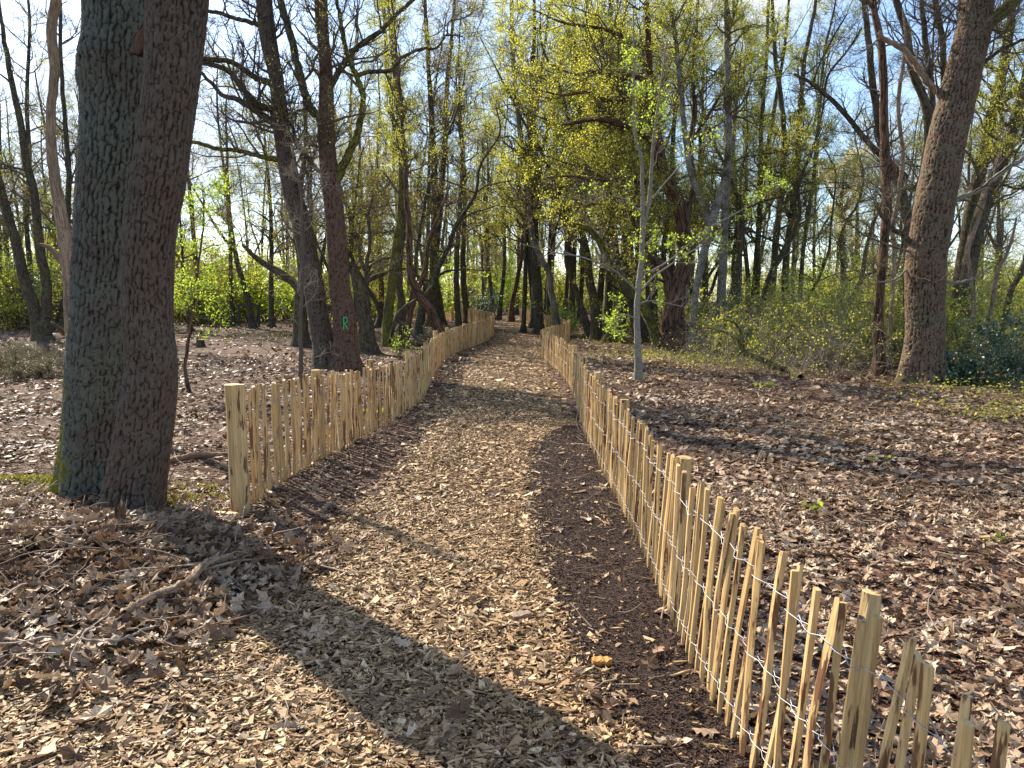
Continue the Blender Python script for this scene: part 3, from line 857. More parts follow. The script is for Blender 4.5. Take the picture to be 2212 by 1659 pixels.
far_ctrl = np.array([[3.0, 78, 0.9], [2.2, 77, 0.9], [1.0, 76.5, 0.9], [8.6, 80, 0.9]])[[3, 0, 1, 2]]
make_fence('picket_fence', 'short far stretch of chestnut picket fence glimpsed deep in the wood beyond the bend', far_ctrl, lambda P: np.zeros(len(P)), [(1, 0.9, 0.05)], 1,
           'chestnut picket fences along the path', nparts=0, pitch=(0.08, 0.12))

# ------------------------------------------------------------------ trees
def worley_bark(u, v, circ, cu=0.040, cv=0.13, seed=0):
    """u around (0..circ, periodic), v along; returns plate profile 0 (fissure) .. 1 (plate)"""
    nu = max(6, int(round(circ / cu)))
    uu = u / circ * nu + 0.55 * fbm(u * 0, v * 9 + 0 * u, u * 6, seed, 3) * 1.3
    vv = v / cv + 0.5 * fbm(np.cos(u / circ * 6.283) * 3, np.sin(u / circ * 6.283) * 3, v * 5, seed + 3, 3)
    iu, iv = np.floor(uu).astype(np.int64), np.floor(vv).astype(np.int64)
    f1 = np.full(u.shape, 9.0); f2 = np.full(u.shape, 9.0)
    for du in (-1, 0, 1):
        for dv in (-1, 0, 1):
            ci = iu + du; cj = iv + dv
            hx = _h(np.mod(ci, nu), cj, 0 * ci, seed + 11); hy = _h(np.mod(ci, nu), cj, 0 * ci, seed + 23)
            d = np.sqrt((ci + 0.15 + 0.7 * hx - uu) ** 2 * 1.4 + (cj + hy - vv) ** 2)
            f2 = np.where(d < f1, f1, np.minimum(f2, d)); f1 = np.minimum(f1, d)
    r = circ / 6.2832
    c, sn = np.cos(u / r) * r, np.sin(u / r) * r
    ph = u / circ * nu + 1.1 * fbm(c * 16, sn * 16, v * 5.0, seed + 60, 3) + 0.5 * fbm(c * 45, sn * 45, v * 22, seed + 65, 2)
    colid = np.floor(ph).astype(np.int64)
    e1 = 1 - 2 * np.abs(ph - colid - 0.5)
    wd = np.maximum(0.46 + 0.20 * vnoise(c * 30, sn * 30, v * 6, seed + 66) + 0.5 * fbm(c * 4, sn * 4, v * 1.6, seed + 81, 3), 0.16)
    p1 = sstep(0.0, 1.0, e1 / wd)
    cm_ = np.mod(colid, nu)
    h1 = _h(cm_, 0 * cm_, 0 * cm_, seed + 5); h2 = _h(cm_, 0 * cm_ + 3, 0 * cm_, seed + 6)
    pv = v / cv * (0.7 + 0.7 * h1) + 9 * h2 + 0.6 * fbm(c * 40, sn * 40, v * 12, seed + 67, 2)
    e2 = 1 - 2 * np.abs(pv - np.floor(pv) - 0.5)
    p2 = 0.2 + 0.8 * sstep(0.0, 0.22, e2)
    tone = 0.85 + 0.15 * _h(cm_, np.floor(pv).astype(np.int64), 0 * cm_, seed + 8)
    return np.minimum(p1, p2) * tone * (0.86 + 0.28 * fbm(c * 120, sn * 120, v * 60, seed + 9, 2))

def hero_stem(name, mat, pts, radii, parent, org, res=0.011, depth=0.013, flare=0.35, flare_h=0.35, lobes=5, seed=0, moss=None, burls=(), cell=(0.033, 0.15)):
    pts = np.asarray(pts, float); radii = np.asarray(radii, float)
    c4 = np.hstack([pts, radii[:, None]])
    Ltot = np.linalg.norm(np.diff(pts, axis=0), axis=1).sum()
    K = int(Ltot / res / 1.3)
    c = catmull(c4, K)
    P, R = c[:, :3], c[:, 3]
    S = int(2 * math.pi * R.mean() / res)
    T = norm(np.gradient(P, axis=0))
    X = norm(np.cross(T, np.array([[0.0, 1.0, 0.0]]))); Yv = np.cross(T, X)
    th = np.linspace(0, 2 * math.pi, S, endpoint=False)
    L = np.concatenate([[0], np.cumsum(np.linalg.norm(np.diff(P, axis=0), axis=1))])
    TH, LL = np.meshgrid(th, L)
    circ = 2 * math.pi * R.mean()
    cr_ = worley_bark(TH / (2 * math.pi) * circ, LL, circ, cell[0], cell[1], seed)
    low = fbm(np.cos(TH) * 1.2, np.sin(TH) * 1.2, LL * 1.6, seed + 40, 3)
    fine = fbm(np.cos(TH) * R.mean() * 60, np.sin(TH) * R.mean() * 60, LL * 40, seed + 50, 2)
    Rr = R[:, None] * (1 + 0.07 * low)
    hz = P[:, 2] - (P[0, 2])
    fl = np.exp(-np.maximum(hz, 0) / flare_h)[:, None]
    Rr = Rr * (1 + flare * fl * (0.55 + 0.45 * np.sin(TH * lobes + seed) + 0.35 * low))
    Rr = Rr + depth * (cr_ - 0.6) + 0.0025 * fine
    for (hb, tb, rb, ab) in burls:
        dth = np.abs(np.angle(np.exp(1j * (TH - tb))))
        Rr = Rr + ab * np.exp(-((LL - hb) / rb) ** 2 - (dth * R.mean() / rb) ** 2) * (1 + 0.5 * fine)
    V = P[:, None, :] + Rr[..., None] * (X[:, None] * np.cos(TH)[..., None] + Yv[:, None] * np.sin(TH)[..., None])
    bc = np.stack([np.cos(TH) * R.mean() + seed, np.sin(TH) * R.mean(), LL], -1)
    i = np.arange(K - 1)[:, None] * S + np.arange(S)[None]; j = np.arange(K - 1)[:, None] * S + (np.arange(S)[None] + 1) % S
    Q = np.stack([i, j, j + S, i + S], -1).reshape(-1, 4)
    if moss is None: ms = 0.30 * np.exp(-hz / 0.4)[:, None] * np.ones_like(TH) + 0.5
    else: ms = moss(TH, LL, V)
    return mesh_obj(name, V.reshape(-1, 3) - np.asarray(org), Q, mat, parent, True,
                    {'bc': bc.reshape(-1, 3), 'crack': cr_.ravel(), 'moss': np.broadcast_to(ms, TH.shape).ravel(), 'rnd': np.zeros(TH.size)}), P, R

def trace(rows, D, ddy=0.0):
    """rows: (px,py,w) -> world points and radii at distance D (+ddy per metre of height)"""
    P, R = [], []
    for r in rows:
        Dq = D + (r[3] if len(r) > 3 else 0.0)
        P.append(A(r[0], r[1], Dq)); R.append(PXM(r[2], Dq) * 0.5)
    return np.array(P), np.array(R)

def to_base(P, R, sink=0.08):
    """push a traced stem down to the terrain"""
    P = P.copy()
    z = float(hgt(P[0, 0], P[0, 1]))
    P[0, 2] = z - sink
    return P, R

def resamp(P, R, K):
    c = catmull(np.hstack([P, R[:, None]]), K)
    return c[None, :, :3], np.maximum(c[None, :, 3], 0.002)

SETS = dict(bare=(0, 0.05), few=(2, 0.05), some=(4, 0.055), full=(9, 0.06), dense=(16, 0.065))

def crown(e, org, srcs, spec, mats, name='crown'):
    """srcs: list of (P(1,K,3), R(1,K), n1, t0, t1); spec: dict of branch and leaf sizes"""
    a = Acc()
    L1 = spec.get('L1', (1.4, 3.2)); n2 = spec.get('n2', 6); n3 = spec.get('n3', 6)
    up = spec.get('up', 0.10)
    C1s, R1s = [], []
    for (P, R, n1, t0, t1) in srcs:
        C, CR = spawn(P, R, n1, t0, t1, spec.get('ang', (35, 75)), L1[0], L1[1], 9, spec.get('wander', 0.23), up, 0.42, 0.007, 0.22)
        CR = np.minimum(CR, spec.get('rmax', 0.05) * np.linspace(1, 0.25, 9)[None])
        C1s.append(C); R1s.append(CR)
    C1 = np.concatenate(C1s); R1 = np.concatenate(R1s)
    tubes(a, C1, R1, 6, 0)
    n2 = int(n2 * 1.25); n3 = int(n3 * 1.3)
    C2, R2 = spawn(C1, R1, n2, 0.2, 1.0, (30, 70), L1[0] * 0.35, L1[1] * 0.42, 7, 0.22, up * 0.8, 0.55, 0.0042, 0.3)
    tubes(a, C2, R2, 4, 0, cap=False)
    C3, R3 = spawn(C2, R2, n3, 0.15, 1.0, (25, 65), L1[0] * 0.14, L1[1] * 0.2, 5, 0.25, up * 0.6, 0.6, spec.get('rt', 0.0028), 0.5)
    tubes(a, C3, R3, 3, 0, cap=False)
    nl = spec.get('leaf_n', 0)
    if nl:
        pts = along(C3, nl * 2, 0.1, 1.0, spec.get('jit', 0.035))
        ns = spec.get('clump', 0.25)
        if ns is not None:
            f = fbm(pts[:, 0] * 0.55, pts[:, 1] * 0.55, pts[:, 2] * 0.55, 8, 2)
            pts = pts[f > ns - 0.5 + rs.uniform(-0.15, 0.15, len(f))]
        leaves(a, pts, spec.get('leaf', 0.06) * spec.get('lk', 0.66), 1, 0.15)
    return a.build(name, mats, e, org)

def tree(name, label, cat, stems, D, mat, leafmat='leaf_spring', limbs=(), group=None, crown_spec=None, dy=None, sides=12, n1=12, t0=0.3, limb_n=5, limb_mat=None, twig='twig', on_ground=True, lump=0.05, extend=0.0):
    P0, R0 = trace(stems[0], D)
    if on_ground: P0, R0 = to_base(P0, R0)
    org = (P0[0, 0], P0[0, 1], float(hgt(P0[0, 0], P0[0, 1])) if on_ground else P0[0, 2])
    e = empty(name, org, label, cat, group)
    srcs = []
    for k, st in enumerate(stems):
        P, R = (P0, R0) if k == 0 else trace(st, D)
        if k and st[0][1] > 600 and on_ground: P, R = to_base(P, R)
        if extend:
            d = norm(P[-1] - P[-2]); d = norm(d + np.array([0, 0, 0.3]))
            P = np.vstack([P, P[-1] + d * extend * 0.5, P[-1] + d * extend + np.array([0.15, 0.3, 0.1])]); R = np.append(R, [R[-1] * 0.6, R[-1] * 0.2])
        Pk, Rk = resamp(P, R, max(14, len(P) * 4))
        Pk = Pk + rs.normal(0, 0.006, Pk.shape) * min(D / 20.0, 2)
        Rk = Rk * (1 + 0.5 * np.exp(-(Pk[..., 2] - org[2]) / 0.25)) if k == 0 and on_ground else Rk
        a = Acc(); tubes(a, Pk, Rk, sides, 0, lump=lump)
        a.build('trunk', M[mat], e, org)
        srcs.append((Pk, Rk, n1, t0, 1.0))
    for lb in limbs:
        P, R = trace(lb, D)
        # limbs swing towards or away from the camera as they go out
        s = np.linspace(0, 1, len(P))[:, None]
        P = P + s ** 1.2 * np.array([[0, rs.uniform(-1.0, 1.0), 0]]) * min(np.linalg.norm(P[-1] - P[0]) * 0.35, 1.2) * 0
        Pk, Rk = resamp(P, R, max(10, len(P) * 4))
        a = Acc(); tubes(a, Pk, Rk, 8, 0, lump=lump * 1.4)
        a.build('limb', M[limb_mat or mat], e, org)
        srcs.append((Pk, Rk, limb_n, 0.15, 1.0))
    if crown_spec is not None:
        crown(e, org, srcs, crown_spec, [M[twig], M[leafmat]])
    return e

BARE = dict(L1=(0.8, 2.0), n2=5, n3=6, leaf_n=0)
# --- twin oak in the left foreground
eT = G(255, 1085)
e = empty('oak_tree', tuple(eT), 'huge twin-stemmed oak with deeply furrowed bark in the left foreground', 'tree')
DL, DR = 6.25, 5.45
L_rows = [(198, 1066, 128), (200, 1000, 122), (206, 913, 122), (213, 793, 128), (222, 693, 130), (237, 430, 132), (250, 280, 136), (259, 0, 140), (262, -180, 136), (262, -420, 128), (250, -900, 110), (240, -1500, 80), (235, -2300, 40)]
R_rows = [(283, 1130, 116), (296, 1033, 112), (316, 913, 112), (326, 793, 104), (319, 693, 101), (322, 520, 105), (341, 390, 106), (360, 260, 106), (375, 130, 110), (384, 0, 119), (395, -150, 112), (420, -420, 95), (470, -900, 80), (540, -1500, 60), (590, -2200, 30)]
def mossL(TH, LL, V):
    left = np.clip(-(V[..., 0] - V[..., 0].mean(1, keepdims=True)) / 0.2, 0, 1)
    low = np.exp(-np.maximum(V[..., 2], 0) / 0.45)
    return 0.48 + 0.22 * low + 0.42 * left * sstep(2.3, 0.2, V[..., 2])
def mossR(TH, LL, V):
    return 0.47 + 0.26 * np.exp(-np.maximum(V[..., 2], 0) / 0.15)
P, R = trace(L_rows, DL); P[0, 2] = hgt(P[0, 0], P[0, 1]) - 0.06
_, PL, RL = hero_stem('trunk', M['bark_grey'], P, R, e, eT, 0.009, 0.020, 0.42, 0.42, 5, 1, mossL, burls=[(3.5, 1.2, 0.14, 0.05), (3.35, 0.2, 0.10, 0.03)])
P, R = trace(R_rows, DR); P[0, 2] = hgt(P[0, 0], P[0, 1]) - 0.06
_, PR_, RR_ = hero_stem('trunk', M['bark_brown'], P, R, e, eT, 0.008, 0.017, 0.40, 0.30, 4, 5, mossR, burls=[(1.75, 4.7, 0.10, 0.02)], cell=(0.029, 0.15))
a = Acc()
kk = rs.randint(0, int(len(PL) * 0.16), 5200); an = rs.normal(math.pi, 0.8, 5200)
pp = PL[kk] + np.stack([np.cos(an), 0.5 * np.sin(an), 0 * an], 1) * (RL[kk] * (1.04 + 0.30 * np.exp(-(PL[kk, 2]) / 0.3)))[:, None]
keep = fbm(pp[:, 0] * 9, pp[:, 1] * 9, pp[:, 2] * 5, 44, 3) > rs.uniform(-0.05, 0.25, len(pp)) + 0.1 * pp[:, 2]
leaves(a, pp[keep], 0.016, 0, 0.0)
tag(a.build('moss', M['moss'], e, eT), kind='stuff')
a = Acc()
Pk, Rk = resamp(*trace([(300, 120, 30), (306, 95, 34), (316, 70, 30), (328, 48, 22), (345, 30, 14)], 5.9), 12)
tubes(a, Pk, Rk, 10, 0, lump=0.22); a.build('broken_stub', M['bark_snag'], e, eT)
a = Acc()
for pr in ([(128, 1062, 22), (105, 1072, 16), (60, 1078, 10)], [(340, 1120, 22), (362, 1128, 16), (390, 1131, 8)], [(240, 1120, 24), (222, 1145, 14), (200, 1160, 8)]):
    Pq, Rq = [], []
    for (px, py, w) in pr:
        gg = G(px, py); Pq.append(gg + np.array([0, 0, 0.01])); Rq.append(PXM(w, gg[1]) * 0.5)
    Pk, Rk = resamp(np.array(Pq), np.array(Rq), 9); tubes(a, Pk, Rk, 9, 0, lump=0.12)
a.build('root', M['bark_moss'], e, eT)
Pc, Rc = PL[None, ::20], RL[None, ::20]; Pd, Rd = PR_[None, ::20], RR_[None, ::20]
crown(e, eT, [(Pc, Rc, 22, 0.55, 1.0), (Pd, Rd, 22, 0.55, 1.0)], dict(L1=(1.6, 3.6), n2=6, n3=5, leaf_n=1, leaf=0.05, rmax=0.07), [M['twig'], M['leaf_olive']])

# --- barkless trunk behind it
tree('dead_tree', 'pale barkless dead trunk with a snapped side limb behind the twin oak', 'dead tree',
     [[(166, 850, 34), (160, 760, 32), (156, 690, 31), (153, 620, 30), (148, 560, 32), (138, 500, 27), (126, 430, 24), (117, 370, 22), (110, 300, 20), (112, 220, 18), (118, 150, 19), (113, 100, 20), (112, 50, 20), (120, 0, 20), (128, -120, 16), (120, -300, 8)]],
     12.5, 'bark_dead', limbs=[[(142, 572, 18), (126, 556, 15), (112, 540, 12), (98, 531, 9), (82, 527, 4)]], crown_spec=dict(L1=(0.5, 1.2), n2=2, n3=2), n1=3, t0=0.7, limb_n=1)

SP = lambda leaf_n, leaf=0.06, L1=(1.0, 2.6), clump=0.2, **k: dict(L1=L1, n2=7, n3=7, leaf_n=leaf_n, leaf=leaf, clump=clump, **k)
tree('forked_tree', 'grey tree forking into two leaning stems at its foot, far left beyond the heather', 'tree',
     [[(92, 716, 34), (72, 660, 24), (52, 600, 22), (36, 530, 20), (16, 460, 18), (0, 400, 17), (-20, 330, 15), (-40, 240, 12), (-60, 120, 8)],
      [(96, 712, 28), (101, 650, 21), (98, 600, 20), (88, 550, 19), (80, 480, 17), (70, 400, 16), (55, 340, 15), (44, 260, 13), (26, 180, 11), (10, 90, 9), (0, 20, 6)]],
     31, 'bark_mid', crown_spec=SP(1, 0.07, (1.5, 4.0)), n1=16, extend=3)

# --- cluster of oaks at left centre
D4 = 18.2
def hero_tree(name, label, cat, rows, D, mat, seed, limbs, cs, n1, t0, leafmat, limb_mat='bark_mid', flare=0.3, fh=0.4, res=0.022, depth=0.016, moss=None, cell=(0.045, 0.22), burls=(), limb_n=6, twig='twig'):
    P, R = trace(rows, D); P, R = to_base(P, R)
    org = (P[0, 0], P[0, 1], float(hgt(P[0, 0], P[0, 1])))
    e = empty(name, org, label, cat)
    _, PP, RR = hero_stem('trunk', M[mat], P, R, e, org, res, depth, flare, fh, 5, seed, moss, burls, cell)
    srcs = [(PP[None, ::12], RR[None, ::12], n1, t0, 1.0)]
    for lb in limbs:
        lm = limb_mat
        if isinstance(lb, tuple): lm, lb = lb
        Pq, Rq = trace(lb, D); Pk, Rk = resamp(Pq, Rq, len(lb) * 5)
        Pk = Pk + rs.normal(0, 0.008, Pk.shape)
        a = Acc(); tubes(a, Pk, Rk, 9, 0, lump=0.10); a.build('limb', M[lm], e, org)
        srcs.append((Pk, Rk, limb_n, 0.1, 1.0))
    crown(e, org, srcs, cs, [M[twig], M[leafmat]])
    return e, org

hero_tree('oak_tree', 'leaning grey-brown oak behind the left fence with bare limbs reaching left', 'tree',
    [(706, 798, 66), (702, 750, 52), (689, 693, 44), (676, 607, 42), (650, 477, 40), (635, 433, 40), (620, 350, 38), (609, 282, 34), (597, 173, 29), (580, 87, 33), (570, 0, 32), (560, -90, 26), (556, -240, 18), (560, -420, 8)],
    D4, 'bark_brown', 21,
    [[(601, 186, 15), (580, 178, 14), (555, 169, 13), (533, 155, 12), (511, 139, 11), (477, 130, 11), (433, 128, 10), (395, 140, 7)],
     [(602, 240, 17), (575, 233, 15), (542, 217, 14), (520, 186, 12), (490, 152, 11), (437, 134, 9)],
     [(603, 278, 18), (585, 262, 16), (541, 232, 13), (511, 214, 11), (481, 206, 9), (459, 182, 8), (433, 156, 7)],
     ('bark_moss', [(600, 344, 13), (575, 340, 12), (550, 334, 10), (511, 325, 9), (468, 321, 9), (433, 310, 8), (403, 305, 7), (370, 300, 4)]),
     [(572, 80, 12), (559, 56, 11), (520, 43, 9), (477, 30, 8), (442, 22, 7), (410, 0, 4)],
     [(622, 290, 12), (650, 320, 11), (676, 355, 9), (697, 377, 7)]],
    dict(L1=(0.9, 2.4), n2=7, n3=6, leaf_n=0, rmax=0.035), 34, 0.35, 'leaf_olive', 'bark_mid', flare=0.2, limb_n=9)
eR, oR = hero_tree('oak_tree', 'reddish-barked oak behind the left fence sprayed with a green letter', 'tree',
    [(748, 806, 74), (746, 760, 56), (745, 693, 49), (733, 607, 43), (724, 477, 41), (711, 368, 38), (704, 282, 34), (704, 217, 30), (702, 130, 24), (695, 43, 26), (693, 0, 26), (688, -90, 20), (680, -240, 14), (690, -400, 7)],
    D4 - 0.3, 'bark_red', 33,
    [[(698, 268, 20), (690, 255, 19), (667, 225, 18), (650, 173, 17), (632, 95, 16), (619, 48, 15), (606, 0, 14), (596, -60, 10), (590, -160, 5)],
     [(710, 200, 14), (719, 178, 13), (737, 146, 13), (762, 112, 12), (784, 93, 11), (823, 65, 10), (862, 26, 9), (892, 0, 8), (930, -40, 5)],
     ('bark_moss', [(722, 400, 22), (736, 368, 20), (754, 329, 18), (768, 300, 16), (776, 270, 14), (784, 208, 12), (771, 165, 11), (758, 139, 11), (745, 100, 10), (734, 35, 8), (728, 0, 7), (720, -60, 4)]),
     [(771, 162, 9), (806, 154, 9), (845, 152, 8), (866, 126, 7), (905, 108, 6), (944, 102, 5), (966, 76, 4), (1001, 80, 2)],
     [(966, 76, 4), (970, 48, 3), (1001, 39, 3), (1022, 26, 2)],
     [(697, 377, 9), (676, 355, 8), (640, 300, 7), (615, 234, 6)]],
    dict(L1=(0.9, 2.4), n2=7, n3=6, leaf_n=1, leaf=0.05, rmax=0.035), 30, 0.35, 'leaf_spring', 'bark_mid', flare=0.25, limb_n=9)
# green letter R sprayed on the bark, wrapped round the trunk surface
a = Acc()
cx, cy, z0 = A(745, 693, D4 - 0.3)[0], D4 - 0.3, A(758, 711, D4 - 0.3)[2]
def Rstroke(pts):
    n = len(pts)
    Vv = []
    r = 0.272
    for (u, v) in pts:
        ang = 0.10 + u * 0.42
        Vv.append([cx + math.sin(ang) * r, cy - math.cos(ang) * r, z0 + v * 0.28])
    Pq = catmull(np.array(Vv), 14)[None]
    tubes(a, Pq, np.full((1, 14), 0.013), 5)
Rstroke([(0.0, 0.0), (0.02, 0.5), (0.0, 1.0)])
Rstroke([(0.0, 1.0), (0.55, 0.95), (0.75, 0.78), (0.6, 0.58), (0.0, 0.48)])
Rstroke([(0.15, 0.5), (0.5, 0.25), (0.85, 0.0)])
o = a.build('painted_letter', M['green_paint'], eR, oR)
tree('snag_tree', 'short grey trunk snapped off at head height beside the reddish oak', 'dead tree',
     [[(796, 752, 40), (790, 700, 33), (784, 660, 30), (778, 620, 27), (770, 592, 22), (766, 578, 12)], [(788, 640, 12), (791, 600, 10), (793, 560, 8), (800, 520, 7), (796, 470, 6), (806, 420, 4)]],
     24, 'bark_mid', limbs=[[(790, 610, 9), (812, 596, 8), (834, 588, 6), (850, 580, 4)], [(790, 600, 7), (800, 575, 6), (822, 560, 5), (845, 556, 4)], [(788, 585, 7), (779, 560, 5), (774, 520, 4), (778, 480, 3)]],
     crown_spec=dict(L1=(0.5, 1.3), n2=4, n3=4), n1=3, t0=0.8, limb_n=3)
tree('mossy_tree', 'slim moss-covered leaning tree behind the middle of the left fence', 'tree',
     [[(838, 742, 26), (838, 686, 22), (844, 628, 20), (850, 570, 18), (858, 512, 16), (864, 477, 15), (867, 413, 14), (867, 337, 12), (864, 268, 11), (856, 190, 10), (846, 100, 8), (838, 0, 6)]],
     26.5, 'bark_moss', leafmat='leaf_spring', crown_spec=SP(3, 0.07), n1=26, t0=0.35, extend=3)
tree('slim_tree', 'slim upright grey tree just right of the mossy one', 'tree',
     [[(872, 742, 20), (870, 700, 17), (868, 657, 16), (862, 593, 15), (866, 530, 13), (874, 440, 12), (868, 360, 11), (850, 260, 9), (838, 150, 8), (830, 30, 6)]],
     27.5, 'bark_mid', leafmat='leaf_spring', crown_spec=SP(3, 0.07), n1=26, t0=0.4, extend=3)
tree('curved_tree', 'thin curving tree with flaking bark that leans over the left fence', 'tree',
     [[(963, 716, 24), (934, 680, 21), (904, 634, 19), (888, 599, 16), (884, 558, 14), (884, 483, 12), (876, 413, 11), (877, 355, 10), (871, 297, 9), (867, 221, 8), (856, 120, 7), (850, 0, 5)]],
     24.5, 'bark_snag', leafmat='leaf_spring', crown_spec=SP(3, 0.06, (0.8, 2.0)), n1=24, t0=0.35, extend=2, lump=0.12)
tree('dead_tree', 'thin dead stem leaning right behind the curving tree', 'dead tree',
     [[(872, 728, 13), (893, 651, 12), (917, 587, 10), (926, 524, 8), (952, 454, 6), (972, 400, 4)]], 27, 'bark_snag', crown_spec=dict(L1=(0.5, 1.4), n2=3, n3=4), n1=8, t0=0.5)
tree('grey_tree', 'straight grey trunk standing in front of the far left fence', 'tree',
     [[(932, 690, 24), (935, 640, 20), (938, 560, 18), (938, 512, 17), (939, 425, 15), (935, 308, 13), (928, 180, 10), (920, 40, 8)]],
     40, 'bark_mid', leafmat='leaf_olive', crown_spec=SP(3, 0.08, (1.5, 3.5)), n1=24, t0=0.4, extend=4)
tree('grey_tree', 'grey trunk curving left at the corner of the far left fence', 'tree',
     [[(952, 690, 22), (948, 650, 18), (939, 599, 17), (944, 520, 15), (952, 430, 13), (960, 320, 11), (966, 180, 9), (980, 40, 6)]],
     41, 'bark_mid', leafmat='leaf_olive', crown_spec=SP(3, 0.08, (1.5, 3.5)), n1=24, t0=0.4, extend=4)
tree('leaning_tree', 'slim dark tree leaning left against the green thicket', 'tree',
     [[(546, 692, 14), (536, 650, 13), (524, 605, 12), (514, 572, 11), (500, 500, 9), (492, 400, 7), (490, 300, 5)]], 40, 'bark_far', leafmat='leaf_spring', crown_spec=SP(3, 0.08), n1=16, t0=0.4, extend=3)
tree('broken_tree', 'dark crooked trunk behind the leaning oak with one broken limb pointing up left', 'tree',
     [[(650, 700, 34), (648, 660, 28), (655, 620, 24), (650, 560, 18), (640, 480, 15), (650, 400, 12), (660, 300, 9), (655, 180, 6)]], 27, 'bark_mid',
     limbs=[[(655, 640, 20), (638, 615, 18), (613, 594, 16), (580, 575, 14), (552, 556, 11), (524, 529, 7)], [(660, 620, 14), (690, 655, 16), (712, 668, 16)]],
     leafmat='leaf_olive', crown_spec=SP(1, 0.06), n1=14, t0=0.4, limb_n=3)
# stems behind the twin oak, far left
for (lab, rows, D) in (
    ('tall thin bare tree nearest the left edge, tips running out of the frame', [(150, 690, 14), (150, 600, 13), (146, 480, 12), (150, 380, 11), (140, 260, 9), (132, 140, 8), (130, 0, 6)], 34),
    ('thin bare tree with a fork seen between the barkless trunk and the left edge', [(60, 700, 12), (66, 600, 10), (58, 480, 10), (64, 360, 9), (58, 220, 8), (64, 80, 6), (60, 0, 5)], 42)):
    tree('bare_tree', lab, 'tree', [rows], D, 'bark_far', leafmat='leaf_olive', crown_spec=SP(1, 0.07, (2.0, 4.5)), n1=26, t0=0.25, extend=3)

# --- saplings in front
tree('sapling', 'dark thin leafless sapling rising behind the left fence', 'tree',
     [[(648, 846, 10), (650, 780, 9), (649, 710, 8), (652, 640, 7.5), (654, 563, 7), (652, 480, 6), (652, 433, 5), (640, 370, 4), (630, 320, 2.5)]], 13.4, 'twig', limbs=[[(653, 520, 3.5), (668, 455, 3), (690, 410, 2.4), (712, 380, 1.5)]],
     crown_spec=dict(L1=(0.5, 1.1), n2=5, n3=4, rmax=0.007, rt=0.0016, ang=(50, 90)), n1=26, t0=0.15, twig='twig_pale', limb_n=6)
tree('leafy_sapling', 'thin leaning sapling with bright lime leaves right of the twin oak', 'tree',
     [[(411, 852, 7), (400, 800, 7), (404, 755, 7), (413, 700, 6.5), (420, 640, 6), (430, 560, 5), (438, 500, 4), (440, 440, 3), (436, 400, 2)]], 13.0, 'bark_snag',
     leafmat='leaf_bright', crown_spec=dict(L1=(0.5, 1.15), n2=5, n3=4, leaf_n=3, leaf=0.055, rmax=0.008, rt=0.0015, ang=(45, 95), up=0.0, clump=0.3), n1=26, t0=0.35)
S18 = [[(1380, 828, 17), (1377, 730, 14), (1377, 654, 13), (1386, 555, 12), (1389, 468, 10), (1387, 400, 8), (1386, 346, 7), (1374, 300, 6), (1370, 250, 5), (1369, 150, 4), (1368, 20, 3)],
       [(1389, 500, 9), (1403, 422, 8), (1412, 306, 6), (1424, 210, 4.5), (1440, 90, 3)]]
tree('pale_sapling', 'slender pale grey sapling with fresh green leaf tufts beside the right fence', 'tree', S18, 15.3, 'bark_pale',
     limbs=[[(1377, 628, 5), (1345, 600, 4), (1319, 579, 3.6), (1254, 555, 3), (1200, 546, 2.4), (1167, 538, 2), (1127, 527, 1.4)],
            [(1377, 640, 5), (1410, 600, 4), (1447, 573, 3.6), (1490, 545, 3), (1533, 526, 2.4), (1603, 520, 1.6)],
            [(1380, 600, 4), (1450, 560, 3.4), (1520, 500, 3), (1600, 455, 2.4), (1690, 400, 1.6)],
            [(1377, 660, 4), (1400, 650, 3), (1440, 655, 2.4), (1480, 664, 1.6)],
            [(1386, 460, 4), (1350, 430, 3.2), (1310, 425, 2.4), (1270, 440, 1.6)],
            [(1400, 440, 4), (1450, 380, 3), (1500, 330, 2.2), (1560, 290, 1.5)],
            [(1376, 690, 4), (1350, 680, 3), (1330, 690, 2)]],
     leafmat='leaf_bright', twig='twig_pale', crown_spec=dict(L1=(0.35, 0.9), n2=4, n3=4, leaf_n=2, leaf=0.075, rmax=0.007, rt=0.0015, clump=0.52, ang=(35, 75)), n1=16, t0=0.3, limb_n=6, sides=14)

# --- trees right of the path
tree('thin_tree', 'thin curving tree close behind the bend of the right fence', 'tree',
     [[(1205, 690, 17), (1197, 660, 14), (1190, 625, 13), (1187, 590, 12), (1167, 555, 12), (1152, 520, 11), (1144, 451, 10), (1138, 364, 9), (1120, 260, 8), (1112, 150, 6), (1106, 0, 4)]],
     33, 'bark_birch', leafmat='leaf_yellow', crown_spec=SP(6, 0.08, (1.2, 3.0)), n1=26, t0=0.3, extend=3)
tree('snapped_trunk', 'splintered reddish snag standing in the mouth of the path', 'dead tree',
     [[(1104, 675, 15), (1107, 655, 11), (1112, 630, 9), (1118, 600, 9), (1126, 560, 8), (1130, 500, 6), (1136, 430, 4)]], 46, 'bark_snag', crown_spec=dict(L1=(0.6, 1.6), n2=4, n3=3), n1=6, t0=0.5)
tree('dark_tree', 'dark leaning trunk on the leaf floor right of the fence bend', 'tree',
     [[(1290, 694, 24), (1284, 650, 20), (1273, 602, 18), (1269, 555, 16), (1258, 500, 14), (1250, 420, 12), (1256, 330, 10), (1248, 200, 8), (1240, 60, 5)]],
     31, 'bark_mid', leafmat='leaf_yellow', crown_spec=SP(7, 0.08, (1.2, 3.2)), n1=26, t0=0.35, extend=3)
